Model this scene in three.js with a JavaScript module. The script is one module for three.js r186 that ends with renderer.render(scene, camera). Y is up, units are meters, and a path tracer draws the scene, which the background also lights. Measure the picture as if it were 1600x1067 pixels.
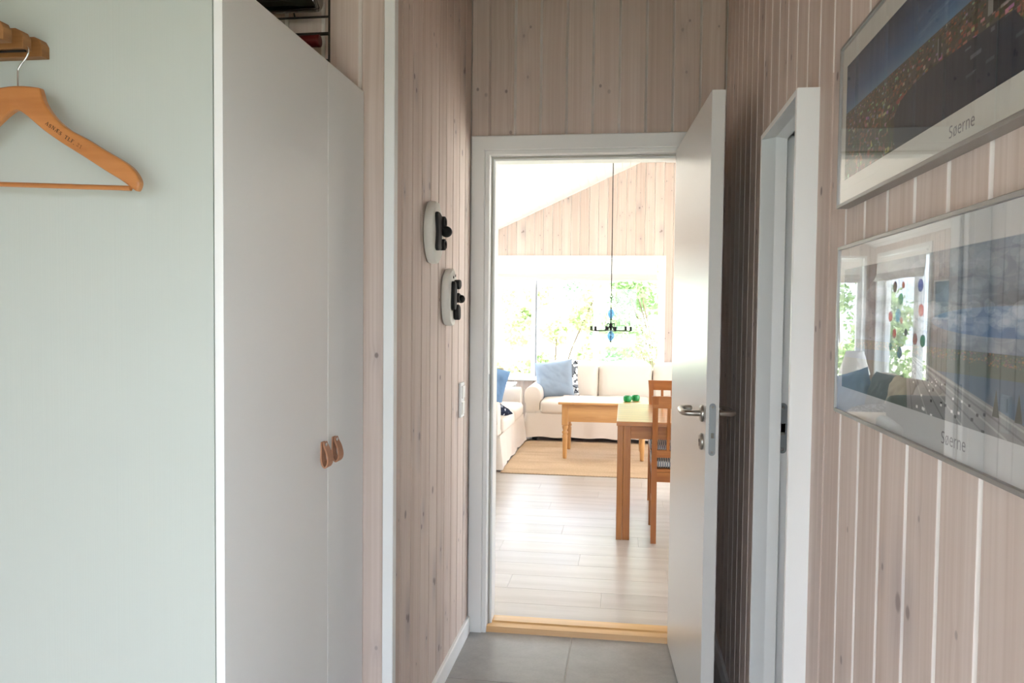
import * as THREE from 'three';
import { mergeGeometries, toCreasedNormals } from 'three/addons/utils/BufferGeometryUtils.js';
import { RoundedBoxGeometry } from 'three/addons/geometries/RoundedBoxGeometry.js';

// ------------------------------------------------------------------ camera, sky, exposure
const scene = new THREE.Scene();
const FPX = 1169.7, PW = 1600, PH = 1067;
const camera = new THREE.PerspectiveCamera(2 * Math.atan(PH / 2 / FPX) * 180 / Math.PI, PW / PH, 0.03, 200);
camera.position.set(0, 1.39, 0);
camera.rotation.order = 'YXZ';
camera.rotation.set(-0.0375, 0.1325, 0.0109);
camera.setViewOffset(PW, PH, -22.5, 0, PW, PH);
scene.add(camera);
{ // bright overcast sky
  const W = 64, H = 32, d = new Float32Array(W * H * 4);
  for (let j = 0; j < H; j++) for (let i = 0; i < W; i++) {
    const el = ((j + 0.5) / H - 0.5) * Math.PI, up = Math.max(0, Math.sin(el)), k = 0.9 + 0.5 * up, o = (j * W + i) * 4;
    d[o] = k * 0.89; d[o + 1] = k * 1.0; d[o + 2] = k * 1.16; d[o + 3] = 1;
  }
  const t = new THREE.DataTexture(d, W, H, THREE.RGBAFormat, THREE.FloatType);
  t.mapping = THREE.EquirectangularReflectionMapping; t.magFilter = THREE.LinearFilter; t.needsUpdate = true;
  scene.background = t; scene.environment = t;
  scene.backgroundIntensity = 1; scene.environmentIntensity = 1;
}
const renderer = new THREE.WebGLRenderer({ antialias: true });
renderer.toneMapping = THREE.LinearToneMapping;
renderer.toneMappingExposure = 7.5;
renderer.shadowMap.enabled = true;
const sun = new THREE.DirectionalLight(0xfff8f0, 6);       // high sun from the right, outside the rooms
sun.position.set(14, 22, -6); sun.target.position.set(0, 0, -6); sun.castShadow = true;
sun.shadow.mapSize.set(2048, 2048); sun.shadow.radius = 2; Object.assign(sun.shadow.camera, { left: -16, right: 16, top: 16, bottom: -16, near: 1, far: 60 });
scene.add(sun, sun.target); sun.name = 'sun'; sun.target.name = 'sun_target';

// ------------------------------------------------------------------ helpers
let seed = 7;
const rnd = () => { seed = (seed * 1664525 + 1013904223) >>> 0; return seed / 4294967296; };
const rr = (a, b) => a + (b - a) * rnd();
const hash = (x, y, s) => { let h = (Math.imul(x, 374761393) + Math.imul(y, 668265263) + Math.imul(s, 2147483647 ^ 974711)) | 0; h = Math.imul(h ^ (h >>> 13), 1274126177); return ((h ^ (h >>> 16)) >>> 0) / 4294967296; };
function noise(x, y, s = 0) {
  const ix = Math.floor(x), iy = Math.floor(y), fx = x - ix, fy = y - iy, u = fx * fx * (3 - 2 * fx), v = fy * fy * (3 - 2 * fy);
  const a = hash(ix, iy, s), b = hash(ix + 1, iy, s), c = hash(ix, iy + 1, s), d = hash(ix + 1, iy + 1, s);
  return (a + (b - a) * u) * (1 - v) + (c + (d - c) * u) * v;
}
const fbm = (x, y, s = 0, n = 4) => { let t = 0, a = 0.5; for (let i = 0; i < n; i++, a *= 0.5, x *= 2, y *= 2) t += a * noise(x, y, s + i); return t; };
const pnoise = (x, y, px, py, s) => { // periodic value noise
  const ix = Math.floor(x), iy = Math.floor(y), fx = x - ix, fy = y - iy, u = fx * fx * (3 - 2 * fx), v = fy * fy * (3 - 2 * fy), m = (a, p) => ((a % p) + p) % p;
  const a = hash(m(ix, px), m(iy, py), s), b = hash(m(ix + 1, px), m(iy, py), s), c = hash(m(ix, px), m(iy + 1, py), s), d = hash(m(ix + 1, px), m(iy + 1, py), s);
  return (a + (b - a) * u) * (1 - v) + (c + (d - c) * u) * v;
};
const mix = (a, b, t) => [a[0] + (b[0] - a[0]) * t, a[1] + (b[1] - a[1]) * t, a[2] + (b[2] - a[2]) * t];
const sstep = (a, b, x) => { const t = Math.min(1, Math.max(0, (x - a) / (b - a))); return t * t * (3 - 2 * t); };
function tex(W, H, fn, srgb = true) { // fn(x, y) -> [r, g, b] 0..255
  const d = new Uint8Array(W * H * 4);
  for (let y = 0; y < H; y++) for (let x = 0; x < W; x++) {
    const c = fn(x, y), o = (y * W + x) * 4;
    d[o] = Math.min(255, Math.max(0, c[0])); d[o + 1] = Math.min(255, Math.max(0, c[1])); d[o + 2] = Math.min(255, Math.max(0, c[2])); d[o + 3] = 255;
  }
  const t = new THREE.DataTexture(d, W, H);
  t.magFilter = THREE.LinearFilter; t.minFilter = THREE.LinearMipmapLinearFilter; t.wrapS = t.wrapT = THREE.RepeatWrapping;
  if (srgb) t.colorSpace = THREE.SRGBColorSpace;
  t.needsUpdate = true; return t;
}
const std = (o) => new THREE.MeshStandardMaterial(o);
const phys = (o) => new THREE.MeshPhysicalMaterial(o);

const used = {};
const numbered = (n) => { const k = used[n] = (used[n] ?? -1) + 1; return k ? n + '_' + String(k).padStart(3, '0') : n; };
const shade = (o) => { o.traverse((c) => { if (c.isMesh) { c.castShadow = true; c.receiveShadow = true; } }); return o; };
function mesh(name, g, m, parent) { const o = new THREE.Mesh(Array.isArray(g) ? mergeGeometries(g.map(plain)) : g, m); o.name = name; o.castShadow = o.receiveShadow = true; if (parent) parent.add(o); return o; }
function plain(g) { // non-indexed, position/normal/uv only
  const r = g.index ? g.toNonIndexed() : g.clone();
  for (const k of Object.keys(r.attributes)) if (!['position', 'normal', 'uv'].includes(k)) r.deleteAttribute(k);
  if (!r.attributes.normal) r.computeVertexNormals();
  if (!r.attributes.uv) r.setAttribute('uv', new THREE.BufferAttribute(new Float32Array(r.attributes.position.count * 2), 2));
  return r;
}
function thing(name, label, category, pos = [0, 0, 0], turn = 0, group) {
  const o = new THREE.Group(); o.name = numbered(name); scene.add(o);
  o.position.set(pos[0], pos[1], pos[2]); o.rotation.y = turn;
  o.userData = { label, category }; if (group) o.userData.group = group;
  return o;
}
function one(name, g, m, label, category, group) { const o = mesh(numbered(name), g, m, scene); o.userData = { label, category }; if (group) o.userData.group = group; return o; }
function struct(name, label, category) { const o = new THREE.Group(); o.name = name; scene.add(o); o.userData = { kind: 'structure' }; if (label) { o.userData.label = label; o.userData.category = category; } return o; }
function copy(src, label) { const o = src.clone(); o.name = numbered(src.name.replace(/_\d{3}$/, '')); o.userData = { ...src.userData }; if (label) o.userData.label = label; scene.add(o); return o; }
// uv in metres by dominant normal; grain runs along `axis`
function uvm(g, axis = 'y', s = 1, off = [0, 0]) {
  g = plain(g); const p = g.attributes.position, uv = new Float32Array(p.count * 2), a = new THREE.Vector3(), b = new THREE.Vector3(), c = new THREE.Vector3();
  const gi = 'xyz'.indexOf(axis);
  for (let i = 0; i < p.count; i += 3) {
    a.fromBufferAttribute(p, i); b.fromBufferAttribute(p, i + 1); c.fromBufferAttribute(p, i + 2);
    const n = b.clone().sub(a).cross(c.clone().sub(a)), m = [Math.abs(n.x), Math.abs(n.y), Math.abs(n.z)];
    const k = m.indexOf(Math.max(...m)); let rest = [0, 1, 2].filter((q) => q !== k);
    let vA = rest.includes(gi) ? gi : rest[1], uA = rest.find((q) => q !== vA);
    for (let j = 0; j < 3; j++) { const q = [p.getX(i + j), p.getY(i + j), p.getZ(i + j)]; uv[(i + j) * 2] = q[uA] * s + off[0] + k * 0.37; uv[(i + j) * 2 + 1] = q[vA] * s + off[1]; }
  }
  g.setAttribute('uv', new THREE.BufferAttribute(uv, 2)); return g;
}
// box from extents; f = distance forward (three z = -f)
function bx(x0, x1, y0, y1, f0, f1, r = 0.0015, axis = 'y') {
  const w = Math.abs(x1 - x0), h = Math.abs(y1 - y0), d = Math.abs(f1 - f0);
  const g = r > 0 ? new RoundedBoxGeometry(w, h, d, 1, Math.min(r, w / 2.1, h / 2.1, d / 2.1)) : new THREE.BoxGeometry(w, h, d);
  g.translate((x0 + x1) / 2, (y0 + y1) / 2, -(f0 + f1) / 2); return uvm(g, axis);
}
function lb(w, h, d, x, y, z, r = 0.002, axis = 'y') { // local box by centre
  const g = r > 0 ? new RoundedBoxGeometry(w, h, d, 1, Math.min(r, w / 2.1, h / 2.1, d / 2.1)) : new THREE.BoxGeometry(w, h, d);
  g.translate(x, y, z); return uvm(g, axis);
}
// mitred frame: profile points [outward a, depth z], corners of the opening (ccw), closed or open path
function frameSweep(profile, corners, closed = true) {
  const n = corners.length, pos = [], V = [];
  for (let i = 0; i < n; i++) {
    const p = corners[i], pr = corners[(i + n - 1) % n], nx = corners[(i + 1) % n];
    const nrm = (a, b) => { const l = Math.hypot(b[0] - a[0], b[1] - a[1]); return [(b[1] - a[1]) / l, -(b[0] - a[0]) / l]; };
    let d;
    if (!closed && i === 0) d = nrm(p, nx); else if (!closed && i === n - 1) d = nrm(pr, p);
    else { const n1 = nrm(pr, p), n2 = nrm(p, nx); d = [n1[0] + n2[0], n1[1] + n2[1]]; const k = 2 / (d[0] * d[0] + d[1] * d[1]); d = [d[0] * k, d[1] * k]; }
    V.push(profile.map(([a, z]) => [p[0] + d[0] * a, p[1] + d[1] * a, z]));
  }
  const m = profile.length, tri = (a, b, c) => pos.push(...a, ...b, ...c);
  for (let i = 0; i < (closed ? n : n - 1); i++) for (let k = 0; k < m; k++) {
    const A = V[i][k], B = V[i][(k + 1) % m], C = V[(i + 1) % n][(k + 1) % m], D = V[(i + 1) % n][k];
    tri(A, D, C); tri(A, C, B);
  }
  if (!closed) for (const [i, flip] of [[0, 0], [n - 1, 1]]) for (const [a, b, c] of THREE.ShapeUtils.triangulateShape(profile.map((q) => new THREE.Vector2(q[0], q[1])), [])) { const T = [V[i][a], V[i][b], V[i][c]]; flip ? tri(T[0], T[2], T[1]) : tri(...T); }
  const g = new THREE.BufferGeometry(); g.setAttribute('position', new THREE.Float32BufferAttribute(pos, 3));
  // orient outward: check signed volume
  let vol = 0; for (let i = 0; i < pos.length; i += 9) vol += pos[i] * (pos[i + 4] * pos[i + 8] - pos[i + 5] * pos[i + 7]) + pos[i + 1] * (pos[i + 5] * pos[i + 6] - pos[i + 3] * pos[i + 8]) + pos[i + 2] * (pos[i + 3] * pos[i + 7] - pos[i + 4] * pos[i + 6]);
  if (vol < 0) { const p = g.attributes.position.array; for (let i = 0; i < p.length; i += 9) for (let k = 0; k < 3; k++) { const t = p[i + 3 + k]; p[i + 3 + k] = p[i + 6 + k]; p[i + 6 + k] = t; } }
  g.computeVertexNormals(); return uvm(g);
}
const rect = (x0, x1, y0, y1) => [[x0, y0], [x1, y0], [x1, y1], [x0, y1]];
const tube = (pts, r, seg = 24, rs = 8, closed = false) => new THREE.TubeGeometry(new THREE.CatmullRomCurve3(pts.map((p) => new THREE.Vector3(...p)), closed, 'catmullrom', 0.3), seg, r, rs, closed);
const rod = (a, b, r, rs = 8) => { const A = new THREE.Vector3(...a), B = new THREE.Vector3(...b), d = B.clone().sub(A), g = new THREE.CylinderGeometry(r, r, d.length(), rs); g.applyQuaternion(new THREE.Quaternion().setFromUnitVectors(new THREE.Vector3(0, 1, 0), d.clone().normalize())); g.translate(...A.add(B).multiplyScalar(0.5).toArray()); return g; };
const lathe = (pts, seg = 24) => new THREE.LatheGeometry(pts.map((p) => new THREE.Vector2(p[0], p[1])), seg);
const M4 = (pos = [0, 0, 0], rot = [0, 0, 0], s = [1, 1, 1]) => new THREE.Matrix4().compose(new THREE.Vector3(...pos), new THREE.Quaternion().setFromEuler(new THREE.Euler(...rot)), new THREE.Vector3(...s));
// soft upholstered box: rounded, bulged
function softBox(w, h, d, r, puff = [0, 0, 0], n = 10, wob = 0, sd = 1) {
  const g = new THREE.BoxGeometry(2, 2, 2, n, n, n), p = g.attributes.position, hw = [w / 2, h / 2, d / 2];
  const den = (t) => Math.sign(t) * (1 - Math.pow(1 - Math.abs(t), 1.6));
  for (let i = 0; i < p.count; i++) {
    const t = [den(p.getX(i)), den(p.getY(i)), den(p.getZ(i))];
    const q = t.map((v, k) => v * hw[k]), inn = q.map((v, k) => Math.max(-hw[k] + r, Math.min(hw[k] - r, v)));
    const e = [q[0] - inn[0], q[1] - inn[1], q[2] - inn[2]], l = Math.hypot(...e) || 1;
    const o = inn.map((v, k) => v + e[k] / l * (Math.hypot(...e) > 1e-9 ? r : 0));
    const f = t.map((v) => 1 - v * v);
    for (let k = 0; k < 3; k++) o[k] += t[k] * puff[k] * f[(k + 1) % 3] * f[(k + 2) % 3];
    if (wob) for (let k = 0; k < 3; k++) o[k] += wob * (fbm(o[(k + 1) % 3] * 7 + sd * 3.1, o[(k + 2) % 3] * 7 + k * 5 + o[k] * 4, sd, 3) - 0.45) * 2;
    p.setXYZ(i, ...o);
  }
  g.computeVertexNormals();
  // weld normals across box seams
  const key = (i) => [p.getX(i), p.getY(i), p.getZ(i)].map((v) => Math.round(v * 1e5)).join(), acc = new Map(), N = g.attributes.normal;
  for (let i = 0; i < p.count; i++) { const k = key(i), a = acc.get(k) ?? [0, 0, 0]; a[0] += N.getX(i); a[1] += N.getY(i); a[2] += N.getZ(i); acc.set(k, a); }
  for (let i = 0; i < p.count; i++) { const a = acc.get(key(i)), l = Math.hypot(...a) || 1; N.setXYZ(i, a[0] / l, a[1] / l, a[2] / l); }
  const nn = N.clone(), gg = g.toNonIndexed(), norm = gg.attributes.normal.clone(), o = uvm(gg); o.setAttribute('normal', norm); return o;
}
// scatter pillow
function pillowGeo(w, h, t, n = 18, sd = 1) {
  const pos = [], idx = [], uv = [];
  for (const s of [1, -1]) { const b = pos.length / 3; for (let j = 0; j <= n; j++) for (let i = 0; i <= n; i++) {
    const u = i / n * 2 - 1, v = j / n * 2 - 1, e = Math.pow(Math.max(0, (1 - u ** 4) * (1 - v ** 4)), 0.55);
    const px = u * w / 2 * (1 - 0.07 * (1 - Math.abs(v) ** 2)), py = v * h / 2 * (1 - 0.07 * (1 - Math.abs(u) ** 2));
    const cr = (fbm(u * 3 + sd, v * 3 - sd, sd, 3) - 0.45) * 0.05 * e + 0.012 * Math.sin((u + v) * 7 + sd) * e * Math.abs(u * v);
    pos.push(px, py, s * (t / 2 * e + cr)); uv.push(px, py); }
    for (let j = 0; j < n; j++) for (let i = 0; i < n; i++) { const a = b + j * (n + 1) + i, c = a + n + 1; s > 0 ? idx.push(a, a + 1, c, c, a + 1, c + 1) : idx.push(a, c, a + 1, c, c + 1, a + 1); } }
  const g = new THREE.BufferGeometry(); g.setAttribute('position', new THREE.Float32BufferAttribute(pos, 3)); g.setAttribute('uv', new THREE.Float32BufferAttribute(uv, 2)); g.setIndex(idx); g.computeVertexNormals(); return g;
}
function ext(pts, depth, bev = 0.002, holes = [], curve = 8) {
  const s = pts instanceof THREE.Shape ? pts : new THREE.Shape(pts.map((p) => new THREE.Vector2(p[0], p[1])));
  const g = new THREE.ExtrudeGeometry(s, { depth: depth - 2 * bev, bevelEnabled: bev > 0, bevelThickness: bev, bevelSize: bev, bevelOffset: -bev, bevelSegments: 2, curveSegments: curve });
  g.translate(0, 0, bev); return g;
}
const smooth = (pts, n = 6) => new THREE.CatmullRomCurve3(pts.map((p) => new THREE.Vector3(p[0], p[1], 0)), true, 'catmullrom', 0.5).getPoints(pts.length * n).slice(0, -1).map((p) => [p.x, p.y]);

// ------------------------------------------------------------------ textures and materials
const PLW = 0.1095, NB = 8;
const knots = [...Array(NB)].map(() => [...Array(7)].map(() => ({ x: rr(0.12, 0.78), y: rnd(), r: rr(0.004, 0.009) * (rnd() < 0.3 ? 1.4 : 1), d: rr(0.3, 0.9), g: rnd() })));
const tones = [...Array(NB)].map(() => [rr(-7, 5), rr(-0.5, 1)]);
function pineTex(W, H, light, dark, knotC, haloC, kstr) {
  return tex(W, H, (x, y) => {
    const cw = W / NB, b = Math.floor(x / cw), u = (x % cw) / cw, v = y / H, px = u * PLW, py = v * 2.8;
    let bend = 0, kn = 0, halo = 0;
    for (const k of knots[b]) {
      let dy = (v - k.y); dy -= Math.round(dy); dy *= 2.8; const dx = (u - k.x) * PLW, q = Math.hypot(dx / (k.r * 0.85), dy / (k.r * 1.25));
      if (q < 8) { bend += Math.sign(dx) * 0.006 * Math.exp(-q * q / 9); kn = Math.max(kn, sstep(1.15, 0.55, q) * k.d); halo = Math.max(halo, Math.exp(-(dx * dx) / (2 * (k.r * 1.8) ** 2) - dy * dy / (2 * (k.r * 5) ** 2)) * k.d * k.g); }
    }
    const w = px + bend + 0.012 * (pnoise(py * 0.9 * 2.5, b * 7.3, 7, 999, 3) - 0.5);
    const g1 = pnoise(w * 190 + b * 40, v * 4, 9999, 4, 5), g2 = pnoise(w * 420 + b * 91, v * 9, 9999, 9, 6), g3 = pnoise(w * 60 + b * 17, v * 3, 9999, 3, 8), cloud = pnoise(px * 26 + b * 5, v * 6, 9999, 6, 21);
    let c = mix(light, dark, 0.45 * g1 + 0.25 * g2 + 0.35 * g3 + 0.3 * tones[b][1] * cloud);
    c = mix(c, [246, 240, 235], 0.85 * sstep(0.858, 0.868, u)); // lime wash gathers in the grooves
    c = mix(c, haloC, halo * 0.6 * kstr); c = mix(c, knotC, kn * 0.85 * kstr);
    return [c[0] + tones[b][0], c[1] + tones[b][0], c[2] + tones[b][0]];
  });
}
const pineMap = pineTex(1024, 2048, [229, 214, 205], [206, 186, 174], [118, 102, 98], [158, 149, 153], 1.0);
function woodTex(W, H, light, dark, freq, s, knot = 0) {
  const ks = [...Array(knot)].map((_, i) => [hash(i, 1, s), hash(i, 2, s), 0.012 + 0.008 * hash(i, 3, s)]);
  return tex(W, H, (x, y) => {
    const u = x / W, v = y / H; let kn = 0;
    for (const k of ks) { const dx = u - k[0], dy = v - k[1]; kn = Math.max(kn, sstep(1.1, 0.3, Math.hypot(dx / k[2], dy / (k[2] * 0.9)))); }
    const wv = u + 0.05 * pnoise(u * 5, v * 2, 5, 2, s) + 0.01 * pnoise(u * 3, v * 6, 3, 6, s + 1);
    const ring = 0.5 + 0.5 * Math.sin(wv * freq * 6.283), f = pnoise(u * 180, v * 8, 180, 8, s + 2), f2 = pnoise(u * 400, v * 20, 400, 20, s + 4), big = pnoise(u * 6, v * 1, 6, 1, s + 3);
    const c = mix(light, dark, Math.min(1, 0.35 * ring + 0.3 * f + 0.2 * f2 + 0.2 * big)); return mix(c, [dark[0] * 0.45, dark[1] * 0.4, dark[2] * 0.35], kn * 0.8);
  });
}
const oakMap = woodTex(512, 512, [206, 150, 92], [158, 100, 52], 9, 31);
const pineFurn = woodTex(512, 512, [226, 178, 118], [190, 134, 76], 8, 41, 5);
const hangMap = woodTex(512, 512, [204, 138, 78], [172, 108, 54], 14, 51);
const rackMap = woodTex(512, 512, [170, 120, 70], [120, 80, 44], 16, 56);
const thrMap = woodTex(512, 512, [236, 196, 140], [214, 166, 106], 14, 61);
const lamMap = woodTex(1024, 1024, [220, 213, 205], [197, 188, 178], 10, 71);
const tileMap = tex(512, 512, (x, y) => { const u = x / 512, v = y / 512, n = pnoise(u * 5, v * 9, 5, 9, 81) * 0.45 + pnoise(u * 16, v * 26, 16, 26, 82) * 0.3 + pnoise(u * 90, v * 90, 90, 90, 83) * 0.25, k = 146 + 26 * n; return [k, k - 1, k - 3]; });
const juteMap = tex(512, 512, (x, y) => { const row = Math.floor(y / 8), st = 0.5 + 0.5 * Math.sin((x + (row % 2) * 8) / 16 * 6.283), ro = Math.sin((y % 8) / 8 * 3.1416), n = hash(Math.floor(x / 3), row, 91), big = pnoise(x / 512 * 3, y / 512 * 12, 3, 12, 92), k = 0.55 + 0.25 * st * ro + 0.2 * n - 0.25 * big; return mix([170, 136, 102], [232, 205, 172], k); });
const juteBump = tex(512, 512, (x, y) => { const row = Math.floor(y / 8), st = 0.5 + 0.5 * Math.sin((x + (row % 2) * 8) / 16 * 6.283), ro = Math.sin((y % 8) / 8 * 3.1416); const k = 255 * ro * (0.5 + 0.5 * st); return [k, k, k]; }, false);
const clothBump = tex(256, 256, (x, y) => { const k = 120 + 60 * ((x % 4 < 2) ^ (y % 4 < 2)) + 60 * pnoise(x / 256 * 12, y / 256 * 12, 12, 12, 95); return [k, k, k]; }, false);
clothBump.repeat.set(5, 5);
const lamBump = tex(256, 256, (x) => { const k = 128 + 110 * (hash(x, 3, 97) - 0.5); return [k, k, k]; }, false);
lamBump.repeat.set(3, 3);

const M = {
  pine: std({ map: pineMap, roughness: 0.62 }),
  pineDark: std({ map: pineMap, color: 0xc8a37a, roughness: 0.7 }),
  white: std({ color: 0xf5f6f4, roughness: 0.38 }),
  whiteDoor: phys({ color: 0xe4e3df, roughness: 0.3, clearcoat: 0.25, clearcoatRoughness: 0.22 }),
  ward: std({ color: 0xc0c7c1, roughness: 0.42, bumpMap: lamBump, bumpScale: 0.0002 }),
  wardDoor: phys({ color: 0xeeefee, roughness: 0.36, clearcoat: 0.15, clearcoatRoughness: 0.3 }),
  ceil: std({ color: 0xf0eeea, roughness: 0.6 }),
  plaster: std({ color: 0xe8e6e0, roughness: 0.8 }),
  oak: std({ map: oakMap, roughness: 0.3, color: 0xe6dac9 }), chair: std({ map: oakMap, roughness: 0.42, color: 0xe8d2ae }),
  oakTop: phys({ map: oakMap, roughness: 0.3, color: 0xf4ead8, clearcoat: 0.4, clearcoatRoughness: 0.4 }), pineTop: phys({ map: pineFurn, roughness: 0.3, clearcoat: 0.4, clearcoatRoughness: 0.4 }),
  pineF: std({ map: pineFurn, roughness: 0.3 }),
  hang: phys({ map: hangMap, roughness: 0.36, clearcoat: 0.4, clearcoatRoughness: 0.25 }),
  rack: std({ map: rackMap, roughness: 0.55 }),
  thr: phys({ map: thrMap, roughness: 0.35, clearcoat: 0.3, clearcoatRoughness: 0.25 }),
  tile: std({ map: tileMap, roughness: 0.38 }), grout: std({ color: 0xb4b2ad, roughness: 0.9 }),
  lam: [0xeeedee, 0xe4e2e3, 0xeae7e6].map((c) => std({ map: lamMap, roughness: 0.3, color: c })), lamBase: std({ color: 0x9a8d7e, roughness: 0.9 }),
  jute: std({ map: juteMap, bumpMap: juteBump, bumpScale: 0.004, roughness: 0.95 }),
  steel: std({ color: 0xb9b4ac, roughness: 0.32, metalness: 1 }), chrome: std({ color: 0xd5d5d5, roughness: 0.15, metalness: 1 }),
  galv: std({ color: 0x9da1a3, roughness: 0.45, metalness: 0.8 }), alu: std({ color: 0xa9a8a6, roughness: 0.42, metalness: 0.85 }),
  dark: std({ color: 0x1b1a19, roughness: 0.6 }), iron: std({ color: 0x23201e, roughness: 0.55, metalness: 0.5 }), wire: std({ color: 0x4a4642, roughness: 0.4, metalness: 0.9 }),
  leather: std({ color: 0xb98668, roughness: 0.6 }), leatherIn: std({ color: 0xcfa383, roughness: 0.8 }),
  slip: phys({ color: 0xe9ddd0, roughness: 0.9, bumpMap: clothBump, bumpScale: 0.0008, sheen: 0.3, sheenColor: new THREE.Color(0.9, 0.85, 0.8), sheenRoughness: 0.6 }),
  beigeC: std({ color: 0xcbb9a2, roughness: 0.9, bumpMap: clothBump, bumpScale: 0.0008 }),
  blueC: std({ color: 0x95a3b2, roughness: 0.85, bumpMap: clothBump, bumpScale: 0.0008 }),
  blackL: phys({ color: 0x14151a, roughness: 0.4, clearcoat: 0.2, clearcoatRoughness: 0.4 }),
  glass: phys({ color: 0xffffff, transmission: 1, thickness: 0, roughness: 0, ior: 1.5 }),
  blind: phys({ color: 0xe9e4df, transmission: 0.15, thickness: 0, roughness: 1, side: THREE.DoubleSide }),
  clay: std({ color: 0xeeebe2, roughness: 0.75, bumpMap: clothBump, bumpScale: 0.002 }), clayBlack: std({ color: 0x0a0909, roughness: 0.7 }),
};

// ------------------------------------------------------------------ boards
const plankCache = new Map();
function plankGeo(k, w, y0, h0, h1 = h0, flip = 0) { // front in local +z, x 0..w, y y0..h
  const id = [k, w.toFixed(4), y0.toFixed(3), h0.toFixed(3), h1.toFixed(3), flip].join();
  if (plankCache.has(id)) return plankCache.get(id);
  const P = w > 0.03 ? [[0, -0.0122], [0, -0.0012], [0.0012, 0], [w - 0.0115, 0], [w - 0.0105, -0.0008], [w - 0.0025, -0.0112], [w, -0.0115]] : [[0, -0.012], [0, 0], [w, 0], [w, -0.012]];
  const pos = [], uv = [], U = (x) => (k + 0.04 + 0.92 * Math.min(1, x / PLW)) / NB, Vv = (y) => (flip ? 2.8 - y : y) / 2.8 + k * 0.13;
  for (let i = 0; i + 1 < P.length; i++) {
    const [xa, za] = P[i], [xb, zb] = P[i + 1], ta = h0 + (h1 - h0) * xa / w, tb = h0 + (h1 - h0) * xb / w;
    const q = [[xa, y0, za], [xb, y0, zb], [xb, tb, zb], [xa, ta, za]];
    for (const j of [0, 1, 2, 0, 2, 3]) { pos.push(...q[j]); uv.push(U(q[j][0]), Vv(q[j][1])); }
  }
  const g = new THREE.BufferGeometry(); g.setAttribute('position', new THREE.Float32BufferAttribute(pos, 3)); g.setAttribute('uv', new THREE.Float32BufferAttribute(uv, 2)); g.computeVertexNormals();
  plankCache.set(id, g); return g;
}
// boards along local x from xs; cut(xa, xb) -> list of [xa, xb, y0, h0, h1]
function boards(parent, x0, x1, start, cut, mat = M.pine, name = 'plank') {
  let i = 0;
  for (let x = start; x < x1 - 0.004; x += PLW, i++) {
    const a = Math.max(x, x0), b = Math.min(x + PLW, x1); if (b - a < 0.006) continue;
    const k = Math.floor(hash(i, Math.round(x1 * 100), 5) * NB), f = hash(i, 7, 3) > 0.5 ? 1 : 0;
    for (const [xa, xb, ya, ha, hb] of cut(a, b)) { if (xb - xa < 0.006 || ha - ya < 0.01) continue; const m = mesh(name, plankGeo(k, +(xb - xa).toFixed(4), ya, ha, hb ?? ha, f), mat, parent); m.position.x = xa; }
  }
}
const wallGroup = (name, pos, turn) => { const g = struct(name); g.position.set(...pos); g.rotation.y = turn; return g; };
const XL = -0.668, XR = 0.391, D = 3.17, HC = 2.78;      // hall: left, right, end wall, ceiling
const BZ = -2.2, NX = -1.37, NZ = 2.066;                  // hall: wall behind the camera, niche side and niche end
const LX = -2.05, RX = 3.05, GZ = 8.98, RIDGE = 0.5, YE = 2.18, SL = 0.461; // living room
const roofY = (x) => YE + SL * (x <= RIDGE ? x - LX : RX - x);

// ------------------------------------------------------------------ hall structure
{ // floor of grey tiles
  const f = struct('floor'); mesh('grout', bx(NX - 0.1, XR + 0.7, -0.14, -0.0015, BZ - 0.1, D, 0), M.grout, f);
  const c = 0.0015, tileG = (w, d) => { const pos = [], t = [[-w / 2 + c, 0, d / 2 - c], [w / 2 - c, 0, d / 2 - c], [w / 2 - c, 0, -d / 2 + c], [-w / 2 + c, 0, -d / 2 + c]], b = [[-w / 2, -0.003, d / 2], [w / 2, -0.003, d / 2], [w / 2, -0.003, -d / 2], [-w / 2, -0.003, -d / 2]];
    const qd = (A, B, C, E) => pos.push(...A, ...B, ...C, ...A, ...C, ...E); qd(t[0], t[1], t[2], t[3]); for (let i = 0; i < 4; i++) qd(b[i], b[(i + 1) % 4], t[(i + 1) % 4], t[i]);
    const g = new THREE.BufferGeometry(); g.setAttribute('position', new THREE.Float32BufferAttribute(pos, 3)); g.computeVertexNormals(); return uvm(g, 'z', 1.6); };
  const xs = [[NX, -0.814], [-0.81, -0.214], [-0.21, 0.386], [0.39, 0.98]], zs = [[2.738, D]]; for (let i = 0; i < 9; i++) zs.push([Math.max(BZ, 2.134 - i * 0.604 + 0.0), 2.734 - i * 0.604]);
  const cache = {};
  for (const [a, b] of xs) for (const [p, q] of zs) { if (q - p < 0.02) continue; const id = (b - a).toFixed(3) + (q - p).toFixed(3); const m = mesh('tile', cache[id] ??= tileG(b - a, q - p), M.tile, f); m.position.set((a + b) / 2, 0, -(p + q) / 2); }
}
{ // left wall with corner list
  const w = wallGroup('wall_left', [XL, 0, -2.0715], Math.PI / 2);
  boards(w, 0, D - 2.0715, 0, (a, b) => [[a, b, 0, HC]]);
  mesh('wall_core', lb(D - 2.0715 + 0.08, HC + 0.1, 0.1, (D - 2.0715) / 2 + 0.06, HC / 2, -0.062, 0), M.plaster, w);
  const t = struct('trim_3'); mesh('corner_list', bx(-0.684, -0.652, 0, HC, 2.05, 2.082, 0.003), M.white, t);
}
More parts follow.
